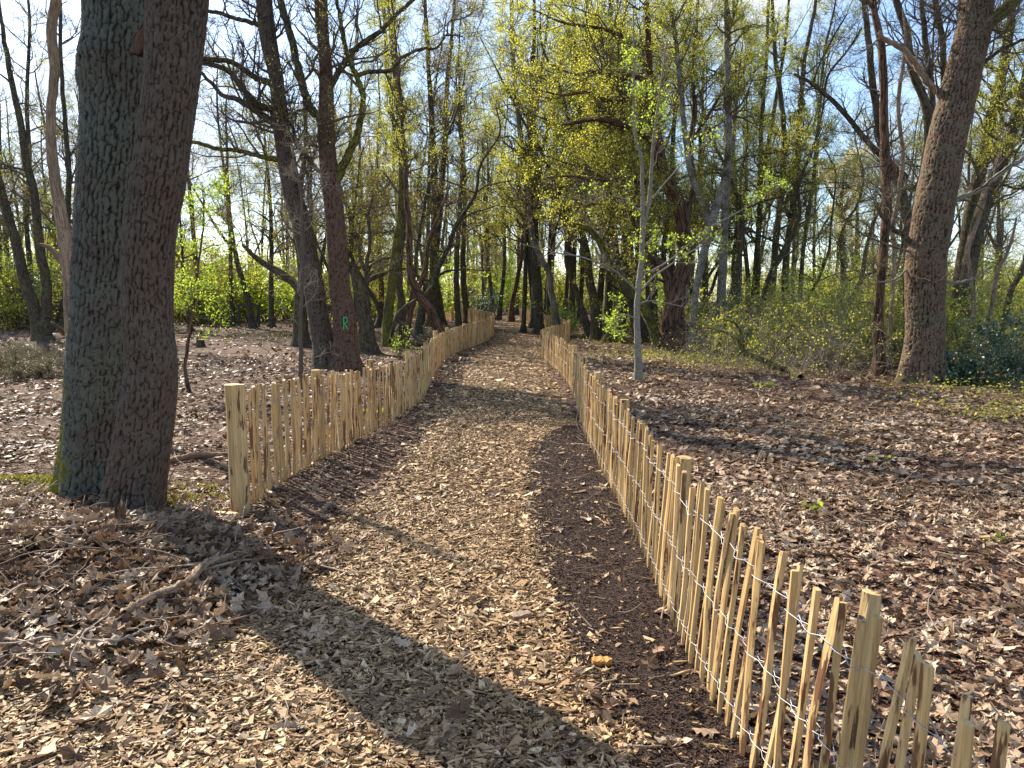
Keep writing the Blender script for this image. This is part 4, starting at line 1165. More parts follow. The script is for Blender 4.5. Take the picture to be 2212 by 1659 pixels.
tree('arching_dead_tree', 'broken dead trunk arching left over the leaves with a mossy end', 'dead tree',
     [[(1426, 740, 24), (1408, 700, 21), (1385, 655, 20), (1353, 622, 19), (1330, 585, 17), (1312, 561, 16), (1298, 528, 15), (1277, 500, 13), (1248, 487, 11), (1226, 486, 10), (1207, 483, 8)]],
     25.5, 'bark_moss', limbs=[[(1298, 528, 8), (1310, 500, 7), (1320, 470, 7), (1312, 450, 6), (1290, 440, 5), (1262, 446, 4)]], crown_spec=dict(L1=(0.6, 1.7), n2=6, n3=6), n1=14, t0=0.4, limb_n=8, twig='twig_pale')
T16 = [[(1458, 748, 66), (1456, 715, 54), (1455, 683, 48), (1468, 613, 42), (1480, 567, 36), (1478, 509, 32), (1469, 451, 30), (1452, 410, 27), (1434, 375, 25), (1424, 323, 22), (1412, 260, 19), (1404, 180, 16), (1400, 90, 13), (1396, 0, 10), (1390, -90, 7)],
       [(1470, 610, 24), (1440, 590, 22), (1412, 560, 18), (1400, 530, 15), (1380, 500, 11)], [(1475, 500, 18), (1486, 460, 16), (1500, 400, 14), (1490, 330, 12), (1500, 250, 10), (1496, 150, 8), (1506, 40, 5)]]
tree('gnarled_oak', 'thick twisted red-brown oak with torn bark and a yellow-green crown over the path', 'tree', T16, 25.5, 'bark_snag',
     limbs=[[(1440, 385, 17), (1424, 350, 16), (1405, 305, 15), (1382, 282, 14), (1343, 270, 13), (1312, 260, 12), (1278, 258, 10), (1239, 266, 8), (1213, 269, 5)],
            [(1404, 180, 14), (1370, 165, 12), (1330, 170, 10), (1290, 155, 8), (1240, 160, 6), (1190, 140, 4)],
            [(1412, 240, 12), (1370, 215, 11), (1320, 220, 9), (1270, 200, 7), (1210, 205, 5), (1150, 190, 3)],
            [(1402, 110, 11), (1350, 80, 9), (1290, 60, 7), (1220, 50, 5), (1150, 20, 3)],
            [(1440, 385, 13), (1400, 392, 11), (1350, 385, 9), (1290, 388, 7), (1230, 380, 5), (1180, 384, 3)],
            [(1498, 300, 9), (1530, 250, 7), (1560, 200, 5), (1600, 130, 3)]],
     leafmat='leaf_yellow', crown_spec=dict(L1=(1.4, 3.8), n2=6, n3=7, leaf_n=3, leaf=0.072, clump=0.34, wander=0.26), n1=26, t0=0.45, limb_n=14, lump=0.14, extend=2, sides=16)
tree('birch_tree', 'pale birch with a black split where its two stems fork', 'tree',
     [[(1492, 765, 20), (1495, 718, 16), (1501, 648, 15), (1513, 579, 16), (1527, 520, 18), (1541, 462, 20), (1556, 425, 18), (1566, 390, 17), (1572, 338, 16), (1574, 260, 14), (1572, 173, 12), (1570, 87, 11), (1568, 0, 9), (1566, -120, 6)],
      [(1532, 500, 14), (1522, 450, 14), (1512, 420, 13), (1494, 381, 13), (1481, 303, 12), (1473, 217, 11), (1460, 87, 9), (1447, 0, 7), (1440, -90, 4)]],
     23.5, 'bark_birch', leafmat='leaf_spring', crown_spec=SP(4, 0.06, (0.9, 2.4)), n1=30, t0=0.35, extend=3, limbs=[[(1540, 520, 8), (1541, 480, 10), (1539, 445, 9)]], limb_n=1, limb_mat='bark_snag')
tree('thin_birch', 'thinner pale stem standing just right of the forked birch', 'tree',
     [[(1556, 640, 22), (1560, 600, 19), (1562, 540, 17), (1566, 470, 15), (1570, 420, 13), (1580, 340, 9), (1590, 240, 6)]], 25.5, 'bark_birch', leafmat='leaf_spring', crown_spec=SP(4, 0.06, (0.8, 2.0)), n1=12, t0=0.4, extend=3)
R23 = [('slim dark tree, leftmost of the row of four right of the birch', [(1637, 600, 12), (1637, 559, 11), (1640, 470, 10), (1642, 390, 10), (1646, 260, 9), (1655, 130, 8), (1660, 0, 6)], 32),
       ('slim dark tree, second of the row of four right of the birch', [(1668, 610, 17), (1672, 563, 15), (1680, 480, 13), (1690, 390, 13), (1694, 300, 12), (1688, 220, 11), (1674, 120, 9), (1668, 0, 7)], 30),
       ('slim dark tree, third of the row of four right of the birch', [(1696, 610, 17), (1699, 555, 14), (1712, 460, 13), (1720, 390, 12), (1726, 260, 11), (1738, 130, 9), (1759, 22, 7)], 31),
       ('slim dark tree, rightmost of the row of four right of the birch', [(1728, 600, 11), (1735, 542, 9), (1748, 450, 9), (1759, 368, 8), (1772, 217, 7), (1782, 108, 6), (1800, 30, 4)], 33)]
for lab, rows, D in R23:
    tree('slim_tree', lab, 'tree', [rows], D, 'bark_mid', leafmat='leaf_spring', crown_spec=SP(3, 0.075, (0.9, 2.6)), n1=24, t0=0.25, extend=3)

hero_tree('oak_tree', 'massive leaning oak with plated bark at right, a burl and dead limbs on its trunk', 'tree',
    [(1992, 832, 100), (1992, 800, 86), (1995, 760, 78), (1997, 715, 75), (1999, 640, 76), (2001, 563, 79), (2021, 433, 78), (2045, 303, 75), (2072, 195, 70), (2098, 87, 66), (2108, 0, 60), (2112, -120, 52), (2116, -300, 40), (2130, -560, 24), (2120, -800, 10)],
    15.2, 'bark_warm', 45,
    [('bark_mid', [(1988, 575, 16), (1975, 556, 14), (1968, 530, 13), (1955, 512, 12), (1928, 494, 11), (1912, 476, 9), (1899, 455, 8), (1893, 436, 5)]),
     ('bark_pale', [(2035, 462, 13), (2053, 443, 12), (2079, 425, 11), (2114, 412, 10), (2153, 381, 10), (2185, 358, 9), (2212, 342, 9), (2260, 300, 6)]),
     ('bark_pale', [(2025, 605, 7), (2040, 608, 6), (2066, 611, 6), (2100, 603, 5), (2120, 590, 4), (2140, 576, 3)]),
     ('bark_moss', [(2108, 80, 36), (2130, 55, 30), (2152, 36, 27), (2183, 9, 25), (2215, -20, 22), (2260, -80, 16), (2300, -180, 9)]),
     ('bark_snag', [(2106, 130, 24), (2110, 95, 22), (2114, 60, 20), (2124, 20, 16), (2140, -30, 10)]),
     ('bark_mid', [(2085, 165, 12), (2120, 140, 9), (2160, 110, 8), (2212, 85, 6)]),
     ('bark_dead', [(2040, 222, 16), (2028, 200, 14), (2001, 173, 14), (1975, 134, 12), (1949, 104, 11), (1915, 87, 10), (1897, 69, 8)]),
     ('bark_pale', [(1985, 600, 5), (1965, 580, 4), (1940, 600, 4), (1905, 610, 3), (1870, 590, 3)])],
    dict(L1=(0.8, 2.4), n2=6, n3=6, leaf_n=0, rmax=0.03), 20, 0.4, 'leaf_spring', 'bark_mid', flare=0.42, fh=0.4, res=0.016, depth=0.032, cell=(0.050, 0.28), burls=[(2.35, 3.6, 0.16, 0.07), (2.3, 5.2, 0.12, 0.04)], limb_n=6)
tree('rough_tree', 'narrow rough-barked tree just left of the massive right oak', 'tree',
     [[(1899, 808, 28), (1899, 760, 24), (1897, 693, 21), (1902, 607, 20), (1910, 520, 19), (1915, 433, 19), (1912, 347, 18), (1910, 260, 17), (1908, 173, 16), (1902, 87, 15), (1889, 26, 13), (1884, -60, 10), (1880, -200, 6)]],
     16.6, 'bark_snag', leafmat='leaf_spring', limbs=[[(1916, 400, 12), (1930, 360, 11), (1915, 347, 10)], [(1890, 24, 8), (1872, 0, 6)]], crown_spec=dict(L1=(0.6, 1.7), n2=5, n3=6, leaf_n=0, rmax=0.02), n1=26, t0=0.15, lump=0.13, twig='twig')
tree('dead_tree', 'twisting barkless stem between the rough tree and the massive oak', 'dead tree',
     [[(1925, 640, 9), (1932, 560, 9), (1928, 500, 10), (1938, 440, 9), (1950, 347, 9), (1946, 290, 8), (1940, 250, 8), (1942, 200, 8), (1952, 130, 7), (1956, 70, 5), (1950, 20, 3)]], 18, 'bark_dead', crown_spec=dict(L1=(0.4, 1.2), n2=4, n3=4, rmax=0.012), n1=10, t0=0.3)
tree('dark_tree', 'dark tree behind the massive oak whose stems fan upward against the blue sky', 'tree',
     [[(1990, 640, 26), (1992, 520, 24), (2000, 400, 22), (2008, 282, 20), (1997, 217, 18), (1971, 152, 16), (1958, 65, 15), (1936, 0, 13), (1925, -80, 8)],
      [(1968, 640, 20), (1962, 520, 18), (1950, 420, 17), (1910, 330, 16), (1897, 260, 15), (1884, 173, 14), (1871, 43, 12), (1862, -30, 9)],
      [(2008, 330, 14), (2014, 260, 13), (2012, 190, 12), (2000, 100, 12), (1990, 0, 9), (1984, -80, 6)], [(2010, 300, 13), (2038, 220, 13), (2038, 150, 12), (2036, 87, 12), (2019, 0, 11), (2010, -60, 8)]],
     20.5, 'bark_mid', leafmat='leaf_olive', limbs=[[(1958, 385, 15), (1915, 347, 13), (1871, 303, 12), (1837, 260, 11), (1798, 217, 10), (1750, 178, 8), (1715, 160, 5)],
     [(1780, 205, 6), (1790, 160, 5), (1830, 110, 4), (1862, 60, 3)], [(1755, 182, 5), (1770, 140, 4), (1800, 80, 4), (1830, 30, 3)]],
     crown_spec=dict(L1=(0.8, 2.3), n2=7, n3=6, leaf_n=0, rmax=0.025), n1=16, t0=0.35, limb_n=9)
tree('leaning_tree', 'grey tree leaning right, behind the massive oak near the right edge', 'tree',
     [[(2080, 700, 34), (2086, 640, 32), (2097, 563, 30), (2112, 490, 29), (2131, 433, 28), (2152, 380, 27), (2166, 347, 26), (2190, 270, 24), (2212, 195, 22), (2230, 100, 18), (2240, 0, 13)]], 23, 'bark_mid', leafmat='leaf_spring',
     crown_spec=SP(5, 0.06, (1.2, 2.8)), n1=28, t0=0.4)
tree('leaning_tree', 'grey tree leaning right, immediately left of its twin near the right edge', 'tree',
     [[(2070, 690, 30), (2073, 620, 28), (2080, 563, 27), (2101, 433, 25), (2123, 347, 24), (2140, 260, 22), (2158, 190, 20), (2172, 120, 18), (2184, 43, 16), (2190, -60, 11)]], 24.5, 'bark_mid', leafmat='leaf_spring',
     crown_spec=SP(4, 0.06, (1.2, 2.8)), n1=24, t0=0.45)
tree('dead_tree', 'crooked pale dead stem right of the massive oak trunk', 'dead tree',
     [[(2103, 690, 9), (2103, 663, 9), (2098, 610, 8), (2091, 560, 8), (2094, 530, 8), (2112, 480, 8), (2128, 420, 7), (2140, 370, 5)]], 19, 'bark_dead', crown_spec=dict(L1=(0.3, 0.9), n2=3, n3=3, rmax=0.01), n1=8, t0=0.3)
tree('dead_branch_tree', 'curved bare dead stem at the right edge above the green thicket', 'dead tree',
     [[(2135, 650, 9), (2152, 600, 8), (2170, 560, 7), (2185, 520, 6), (2196, 470, 4)]], 19, 'bark_dead', crown_spec=dict(L1=(0.3, 0.8), n2=3, n3=3, rmax=0.008), n1=6, t0=0.3)
tree('young_tree', 'thin dark stem leaning right at the right edge of the thicket', 'tree',
     [[(2160, 690, 13), (2180, 640, 12), (2200, 600, 12), (2215, 560, 11), (2235, 480, 9)]], 20, 'bark_mid', crown_spec=dict(L1=(0.4, 1.0), n2=3, n3=3, rmax=0.01), n1=6, t0=0.3)
tree('blossom_tree', 'distant tree covered in white blossom, seen low under the blue sky at right', 'tree',
     [[(1822, 600, 12), (1822, 520, 10), (1818, 440, 8), (1822, 380, 6), (1826, 340, 3)], [(1820, 460, 7), (1790, 410, 5), (1770, 370, 3)], [(1822, 460, 7), (1850, 410, 5), (1872, 360, 3)]], 44, 'bark_far', leafmat='blossom',
     crown_spec=dict(L1=(0.9, 2.2), n2=6, n3=6, leaf_n=8, leaf=0.085, clump=0.35), n1=14, t0=0.4)

# --- more tall leafy oaks behind the path that close the canopy
canopy = [
 (1010, 45, 'leaf_olive', 'slender oak with budding olive crown above the path mouth'),
 (1060, 52, 'leaf_yellow', 'tall straight oak with yellowish crown just left of the path mouth'),
 (1082, 50, 'leaf_yellow', 'thick pair-mate trunk standing at the back left of the path mouth'),
 (1150, 44, 'leaf_yellow', 'tall oak with dense yellow-green crown right of the path mouth'),
 (1232, 40, 'leaf_yellow', 'tall oak with a heavy golden crown behind the far right fence'),
 (1330, 38, 'leaf_yellow', 'golden-crowned oak behind the arching dead trunk'),
 (1410, 42, 'leaf_yellow', 'tall yellow-green oak behind the pale sapling'),
 (1520, 40, 'leaf_spring', 'tall light green oak behind the forked birch'),
 (1600, 44, 'leaf_spring', 'light green oak between the birch and the row of slim trees'),
 (1310, 33, 'leaf_yellow', 'slim oak right of the dark leaning trunk with spreading golden crown'),
 (820, 44, 'leaf_spring', 'spring green oak seen behind the mossy tree'),
 (770, 48, 'leaf_spring', 'spring green oak seen behind the snapped grey trunk'),
 (990, 38, 'leaf_olive', 'olive-budded oak standing right of the far left fence corner')]
for (px, D, lm, lab) in canopy:
    x0 = (px - 1106) / FPX * D
    hgt_px = lambda z: 650 - (z - 1.6) / D * FPX
    rows = []
    dx = random.uniform(-14, 14); ph = random.uniform(0, 6)
    r0 = random.uniform(13, 19) * 38.0 / D
    for k, z in enumerate((0, 2, 4, 6, 8, 10, 12, 14, 16)):
        rows.append((px + dx * z / 8 + 5 * math.sin(z * 0.6 + ph), hgt_px(z + (0.2 if z == 0 else 0)), max(r0 * (1 - z / 19.0), 2)))
    tree('tall_oak', lab, 'tree', [rows], D, 'bark_far', leafmat=lm, crown_spec=dict(L1=(2.0, 4.6), n2=8, n3=7, leaf_n=3 if lm == 'leaf_yellow' else 2, leaf=0.085, clump=0.34, wander=0.24, rt=0.004), n1=26, t0=0.28, sides=9)

# --- crooked dark oaks crowding behind the fences
def crooked(px, D, label, group, lm, nleaf):
    rows = []; q = px; v = random.uniform(-1, 1) * 14; w0 = random.uniform(0.17, 0.30)
    x0 = (px - 1106) / FPX * D
    wpx = w0 / D * FPX
    H = random.uniform(9, 14); n = 9
    for k in range(n):
        z = H * k / (n - 1)
        rows.append((q, 650 - (z + 0.2 * (k == 0) - 1.6) / D * FPX, wpx * (1 - 0.85 * k / (n - 1)) * (1.25 if k == 0 else 1)))
        v = v * 0.6 + random.gauss(0, 16) * 30 / D; q += v * 1.1
    limbs = []
    for j in range(random.randint(4, 6)):
        k = random.randint(2, 6); a, b, w = rows[k]; sd = random.choice((-1, 1)); L = random.uniform(1.8, 4.2) / D * FPX; lb = []
        for t in range(6):
            f = t / 5
            lb.append((a + sd * L * f + random.gauss(0, 5) * (t > 0), b - L * (0.55 * f - 0.35 * f * f) - random.gauss(0, 5) * (t > 0), max(w * 0.5 * (1 - 0.8 * f), 1.5)))
        limbs.append(lb)
    tree('crooked_oak', label, 'tree', [rows], D, random.choice(('bark_far', 'bark_mid')), leafmat=lm, limbs=limbs, group=group,
         crown_spec=dict(L1=(1.0, 2.8), n2=6, n3=7, leaf_n=nleaf, leaf=0.075, clump=0.28, wander=0.3), n1=18, t0=0.3, limb_n=7, sides=8, lump=0.09)
for k in range(11):
    crooked(1275 + k * 33 + random.uniform(-12, 12), random.uniform(28, 38), 'crooked dark oak in the crowd of trees behind the pale sapling and the birch', 'crooked oaks, right of the path', random.choice(('leaf_yellow', 'leaf_yellow', 'leaf_spring')), 2)
for k in range(9):
    crooked(655 + k * 34 + random.uniform(-10, 10), random.uniform(31, 44), 'crooked dark oak in the crowd of trees behind the left fence', 'crooked oaks, left of the path', random.choice(('leaf_spring', 'leaf_olive')), 1)
for k in range(6):
    crooked(1610 + k * 60 + random.uniform(-10, 10), random.uniform(27, 38), 'crooked dark oak rising out of the thicket on the right', 'crooked oaks, right thicket', 'leaf_spring', 1)
for k in range(7):
    crooked(-30 + k * 75 + random.uniform(-10, 10), random.uniform(36, 46), 'crooked budding oak behind the left leaf floor', 'crooked oaks, far left', 'leaf_olive', 1)

# ------------------------------------------------------------------ background wood: a few trees built whole, then copied
def link_copy(o, parent=None):
    c = o.copy(); COL.objects.link(c)
    if parent is not None: c.parent = parent
    return c
def copy_tree(o):
    c = link_copy(o)
    for ch in list(o.children): link_copy(ch, c)
    return c

def proto_tree(kind, seed):
    H = random.uniform(13, 17); n = 9
    P = np.zeros((n, 3)); P[:, 2] = np.linspace(-0.1, H, n)
    ax = random.uniform(-1, 1) * 1.2; ay = random.uniform(-1, 1) * 1.2
    t = np.linspace(0, 1, n)
    P[:, 0] = ax * t + 0.25 * np.sin(t * 7 + seed) * t; P[:, 1] = ay * t + 0.25 * np.cos(t * 6 + seed) * t
    r0 = random.uniform(0.13, 0.20); R = r0 * (1 - 0.85 * t) ** 0.8
    Pk, Rk = resamp(P, R, 30)
    Rk = Rk * (1 + 0.5 * np.exp(-Pk[..., 2] / 0.2))
    e = empty('woodland_tree', (0, 0, 0), 'x', 'tree')
    a = Acc(); tubes(a, Pk, Rk, 8, 0, lump=0.06)
    fork = kind % 2
    srcs = [(Pk, Rk, 20, 0.25, 1.0)]
    if fork:
        st = Pk[:, 9, :]; d = np.array([[random.uniform(-0.5, 0.5), random.uniform(-0.5, 0.5), 1.0]])
        Q = grow(st, d, np.array([H * 0.6]), 14, 0.09, 0.05); QR = Rk[:, 9:10] * 0.8 * np.linspace(1, 0.15, 14)[None]
        tubes(a, Q, QR, 7, 0, lump=0.06); srcs.append((Q, QR, 14, 0.2, 1.0))
    a.build('trunk', M['bark_far'], e)
    crown(e, (0, 0, 0), srcs, dict(L1=(1.6, 4.0), n2=6, n3=6, leaf_n=(0, 2, 3, 1)[kind % 4], leaf=0.085, clump=0.32, rt=0.005), [M['twig'], M[('leaf_olive', 'leaf_spring', 'leaf_yellow', 'leaf_spring')[kind % 4]]])
    return e

def proto_bush(kind, seed):
    e = empty('woodland_bush', (0, 0, 0), 'x', 'bush')
    n = 16
    st = np.stack([rs.normal(0, 0.5, n), rs.normal(0, 0.5, n), np.full(n, -0.05)], 1)
    d = np.stack([rs.normal(0, 0.35, n), rs.normal(0, 0.35, n), np.ones(n)], 1)
    P = grow(st, d, rs.uniform(1.6, 3.8, n), 9, 0.12, 0.05); R = rs.uniform(0.01, 0.022, n)[:, None] * np.linspace(1, 0.3, 9)[None]
    a = Acc(); tubes(a, P, R, 4, 0); a.build('stems', M['twig'], e)['kind'] = 'stuff'
    a = Acc()
    C, CR = spawn(P, R, 10, 0.15, 1.0, (35, 85), 0.6, 1.7, 5, 0.25, 0.02, 0.6, 0.003)
    tubes(a, C, CR, 3, 0, cap=False)
    pts = along(C, (13, 16, 14)[kind % 3], 0.1, 1.0, 0.10)
    leaves(a, pts, 0.10, 1, 0.2)
    a.build('foliage', [M['twig'], M[('leaf_spring', 'leaf_bush', 'leaf_bright')[kind % 3]]], e)
    return e

protos = [proto_tree(k, k * 1.7) for k in range(8)]
bushes = [proto_bush(k, k) for k in range(4)]

def zone(px):
    return ('left edge' if px < 180 else 'left thicket' if px < 640 else 'left centre' if px < 900 else 'middle' if px < 1250 else 'right centre' if px < 1700 else 'far right')
ZL = {'left edge': 'slim woodland tree at the far left behind the heather, budding branches against the bright sky',
      'left thicket': 'slim woodland tree in the green thicket behind the leafy sapling',
      'left centre': 'slim woodland tree in the wood behind the reddish oak and snapped trunk',
      'middle': 'slim upright woodland tree deep in the wood beyond the end of the path',
      'right centre': 'slim woodland tree deep in the wood behind the gnarled oak and birch',
      'far right': 'slim woodland tree in the wood behind the massive right oak'}
def slots(n, ymin, ymax, seed, avoid):
    r = random.Random(seed); out = []
    tries = 0
    while len(out) < n and tries < 20000:
        tries += 1
        D = ymin + (ymax - ymin) * r.random() ** 0.8
        px = r.uniform(-120, 2330)
        x = (px - 1106) / FPX * D
        if any((x - a) ** 2 + (D - b) ** 2 < avoid ** 2 for a, b, _ in out): continue
        if D < 60 and 940 < px < 1120: continue
        if x > 2.5 and D < 34 and px < 1600: continue
        out.append((x, D, px))
    return out
def mid_slots(n, a, b, ymin, ymax, seed):
    q = random.Random(seed); out = []
    for k in range(n):
        px = q.uniform(a, b); D = q.uniform(ymin, ymax); out.append(((px - 1106) / FPX * D, D, px))
    return out
for i, (x, y, px) in enumerate(slots(120, 38, 95, 4, 1.8) + mid_slots(26, 870, 1150, 62, 125, 3) + mid_slots(16, 1120, 1620, 32, 44, 8)):
    src = protos[i % 8]
    if i < 8: o = src
    else: o = copy_tree(src)
    s = random.uniform(0.85, 1.25)
    o.location = (x, y, float(hgt(x, y))); o.rotation_euler = (0, 0, random.uniform(0, 6.28)); o.scale = (s, s, s * random.uniform(0.9, 1.1))
    z = zone(px); o['label'] = ZL[z]; o['group'] = 'woodland trees, ' + z
BL = {'left edge': 'pale green woodland bush at the far left beyond the heather',
      'left thicket': 'spring green bush in the thicket beyond the leaf floor behind the leafy sapling',
      'left centre': 'light green bush under the trees behind the reddish oak',
      'middle': 'light green bush under the far trees beyond the end of the path',
      'right centre': 'light green bush under the far trees behind the birch',
      'far right': 'light green bush under the far trees behind the massive right oak'}
used = 0
def put_bush(px, D, s, kind):
    global used
    x = (px - 1106) / FPX * D
    src = bushes[kind]
    if used_k[kind] == 0: o = src
    else: o = copy_tree(src)
    used_k[kind] += 1
    o.location = (x, D, float(hgt(x, D))); o.rotation_euler = (0, 0, random.uniform(0, 6.28)); o.scale = (s * 1.25, s * 1.25, s)
    z = zone(px); o['label'] = BL[z]; o['group'] = 'woodland bushes, ' + z
    return o
used_k = [0, 0, 0, 0]
for (x, y, px) in slots(96, 44, 95, 9, 2.0): put_bush(px, y, random.uniform(0.8, 1.6), random.choice((0, 0, 1, 2)))
for k in range(13): put_bush(370 + k * 24 + random.uniform(-8, 8), random.uniform(44, 52), random.uniform(1.1, 1.7), (0, 2)[k % 2])
for k in range(7): put_bush(-40 + k * 30, random.uniform(38, 48), random.uniform(1.0, 1.6), 0)
# unused prototype kinds are always placed
for k in range(4):
    if used_k[k] == 0: put_bush(1000 + 60 * k, 70, 1.2, k)

# ------------------------------------------------------------------ undergrowth thickets on the right, each bush its own thing
def bush(name, label, px, D, w, h, nst, leafmat, leaf, nleaf, cat='bush', group=None, twig='twig', droop=0.0, zoff=0):
    x = (px - 1106) / FPX * D; z = float(hgt(x, D))
    e = empty(name, (x, D, z), label, cat, group)
    st = np.stack([x + rs.normal(0, w * 0.25, nst), D + rs.normal(0, w * 0.25, nst), np.full(nst, z - 0.04)], 1)
    d = np.stack([rs.normal(0, 0.5 * w / max(h, 0.3), nst), rs.normal(0, 0.5 * w / max(h, 0.3), nst), np.ones(nst)], 1)
    P = grow(st, d, rs.uniform(0.6, 1.1, nst) * h, 9, 0.16, 0.03, droop); R = rs.uniform(0.005, 0.012, nst)[:, None] * np.linspace(1, 0.3, 9)[None]
    a = Acc(); tubes(a, P, R, 5, 0)
    s_ = a.build('stems', M[twig], e, (x, D, z)); s_['kind'] = 'stuff'
    a = Acc()
    C, CR = spawn(P, R, 8, 0.1, 1.0, (35, 85), h * 0.12, h * 0.38, 5, 0.28, 0.0, 0.6, 0.002)
    tubes(a, C, CR, 3, 0, cap=False)
    C2, CR2 = spawn(C, CR, 3, 0.2, 1.0, (35, 85), h * 0.06, h * 0.16, 4, 0.28, 0.0, 0.6, 0.0015)
    tubes(a, C2, CR2, 3, 0, cap=False)
    if nleaf: leaves(a, (lambda q: q[fbm(q[:, 0] * 1.6, q[:, 1] * 1.6, q[:, 2] * 1.6, 14, 2) > rs.uniform(-0.35, 0.2, len(q))])(along(C2, nleaf, 0.1, 1.0, leaf * 0.6)), leaf, 1, 0.2)
    a.build('foliage', [M[twig], M[leafmat]], e, (x, D, z))
    return e
UB = [(1590, 22, 2.2, 2.2, 26, 'leaf_bush', 'yellow-green bramble bush right behind the birch foot'),
      (1650, 20, 2.4, 1.9, 26, 'leaf_bush', 'low tangled yellow-green bush left of the middle of the thicket'),
      (1700, 24, 2.6, 3.0, 30, 'leaf_spring', 'tall light green bush under the row of four slim trees'),
      (1745, 19, 2.2, 1.7, 26, 'leaf_bush', 'tangled yellow-green bush behind the fallen mossy log'),
      (1800, 22, 2.6, 2.6, 30, 'leaf_bush', 'broad yellow-green bush in the middle of the thicket'),
      (1845, 18.5, 1.9, 2.0, 24, 'leaf_bush', 'yellow-leaved bush left of the rough-barked tree'),
      (1860, 26, 3.0, 3.2, 30, 'leaf_spring', 'tall light green bush far behind the rough-barked tree'),
      (1945, 18.5, 1.5, 1.8, 20, 'leaf_bush', 'bush filling the gap between rough tree and massive oak'),
      (2075, 18, 1.9, 1.5, 24, 'leaf_bush', 'low green bush immediately right of the massive oak'),
      (2130, 20, 2.6, 2.4, 30, 'leaf_spring', 'tall light green bush behind the pale dead stem at right'),
      (2190, 17, 2.2, 1.9, 28, 'leaf_bush', 'green bush at the right edge of the thicket'),
      (2170, 26, 3.2, 3.6, 34, 'leaf_spring', 'high spring green bush at the far right behind the leaning trees'),
      (2050, 27, 3.0, 3.0, 30, 'leaf_spring', 'spring green bush seen right behind the massive oak'),
      (1620, 28, 3.0, 3.0, 30, 'leaf_spring', 'light green bush behind the forked birch'),
      (1520, 29, 2.4, 2.0, 24, 'leaf_spring', 'light green bush between gnarled oak and birch'),
      (1760, 30, 3.0, 3.4, 32, 'leaf_spring', 'tall leafy bush at the back of the thicket'),
      (1340, 36, 2.0, 1.8, 22, 'leaf_spring', 'small light green bush behind the arching dead trunk'),
      (1225, 34, 1.3, 1.8, 18, 'leaf_bright', 'bright green bush just behind the corner of the right fence'),
      (1160, 50, 1.6, 1.3, 20, 'leaf_bush', 'small green bush behind the end of the far right fence'),
      (2110, 15.0, 1.3, 0.8, 18, 'leaf_holly', 'low dark green shrub right of the foot of the massive oak'),
      (2195, 15.5, 1.6, 1.5, 26, 'leaf_holly', 'dark green shrub at the right edge'),]
for (px, D, w, h, n, lm, lab) in UB:
    lf_ = {'leaf_holly': 0.06}.get(lm, 0.058 if D < 23 else 0.08)
    bush('bush', lab, px, D, w, h, n, lm, lf_ * random.uniform(0.85, 1.35), 7 if lm != 'leaf_holly' else 10, group='bushes of the right-hand thicket', twig=random.choice(('twig', 'twig_pale')))
bush('holly_bush', 'dark glossy holly round the foot of the birch', 1545, 24, 1.3, 2.0, 24, 'leaf_holly', 0.06, 6)
bush('holly_bush', 'blue-green holly bush left of the path mouth beyond the far fence', 1042, 50, 3.0, 2.4, 34, 'leaf_holly', 0.10, 6)
bush('holly_bush', 'glinting holly bush at the left edge behind the forked tree', 50, 40, 3.4, 3.4, 36, 'leaf_holly', 0.10, 6)
bush('holly_bush', 'glinting dark holly right of the forked tree, seen past the barkless trunk', 128, 38, 2.0, 4.5, 30, 'leaf_holly', 0.10, 5)
bush('green_shrub', 'tiny bright green shoot behind the left fence near the mossy tree', 866, 21.0, 0.5, 1.0, 8, 'leaf_bright', 0.06, 3)
for (px, py, w, h, lab) in ((60, 770, 1.5, 0.62, 'larger grey-brown heather clump at the left edge'), (115, 790, 1.1, 0.5, 'grey-brown heather clump beside the twin oak'), (10, 800, 1.2, 0.55, 'heather clump cut by the left edge'),
                            (60, 815, 0.9, 0.4, 'low front heather clump at left')):
    g = G(px, py)
    bush('heather', lab, px, g[1], w, h, 60, 'heather', 0.03, 8, 'heather', 'heather clumps', 'twig_pale')
for (px, D, lab) in ((930, 26.5, 'heather clump left of where the curving tree crosses the fence'), (1000, 30, 'heather clump behind the bend of the left fence'), (975, 33, 'farther heather clump behind the left fence')):
    bush('heather', lab, px, D, 2.0, 0.55, 60, 'heather', 0.045, 8, 'heather', 'heather clumps', 'twig_pale')

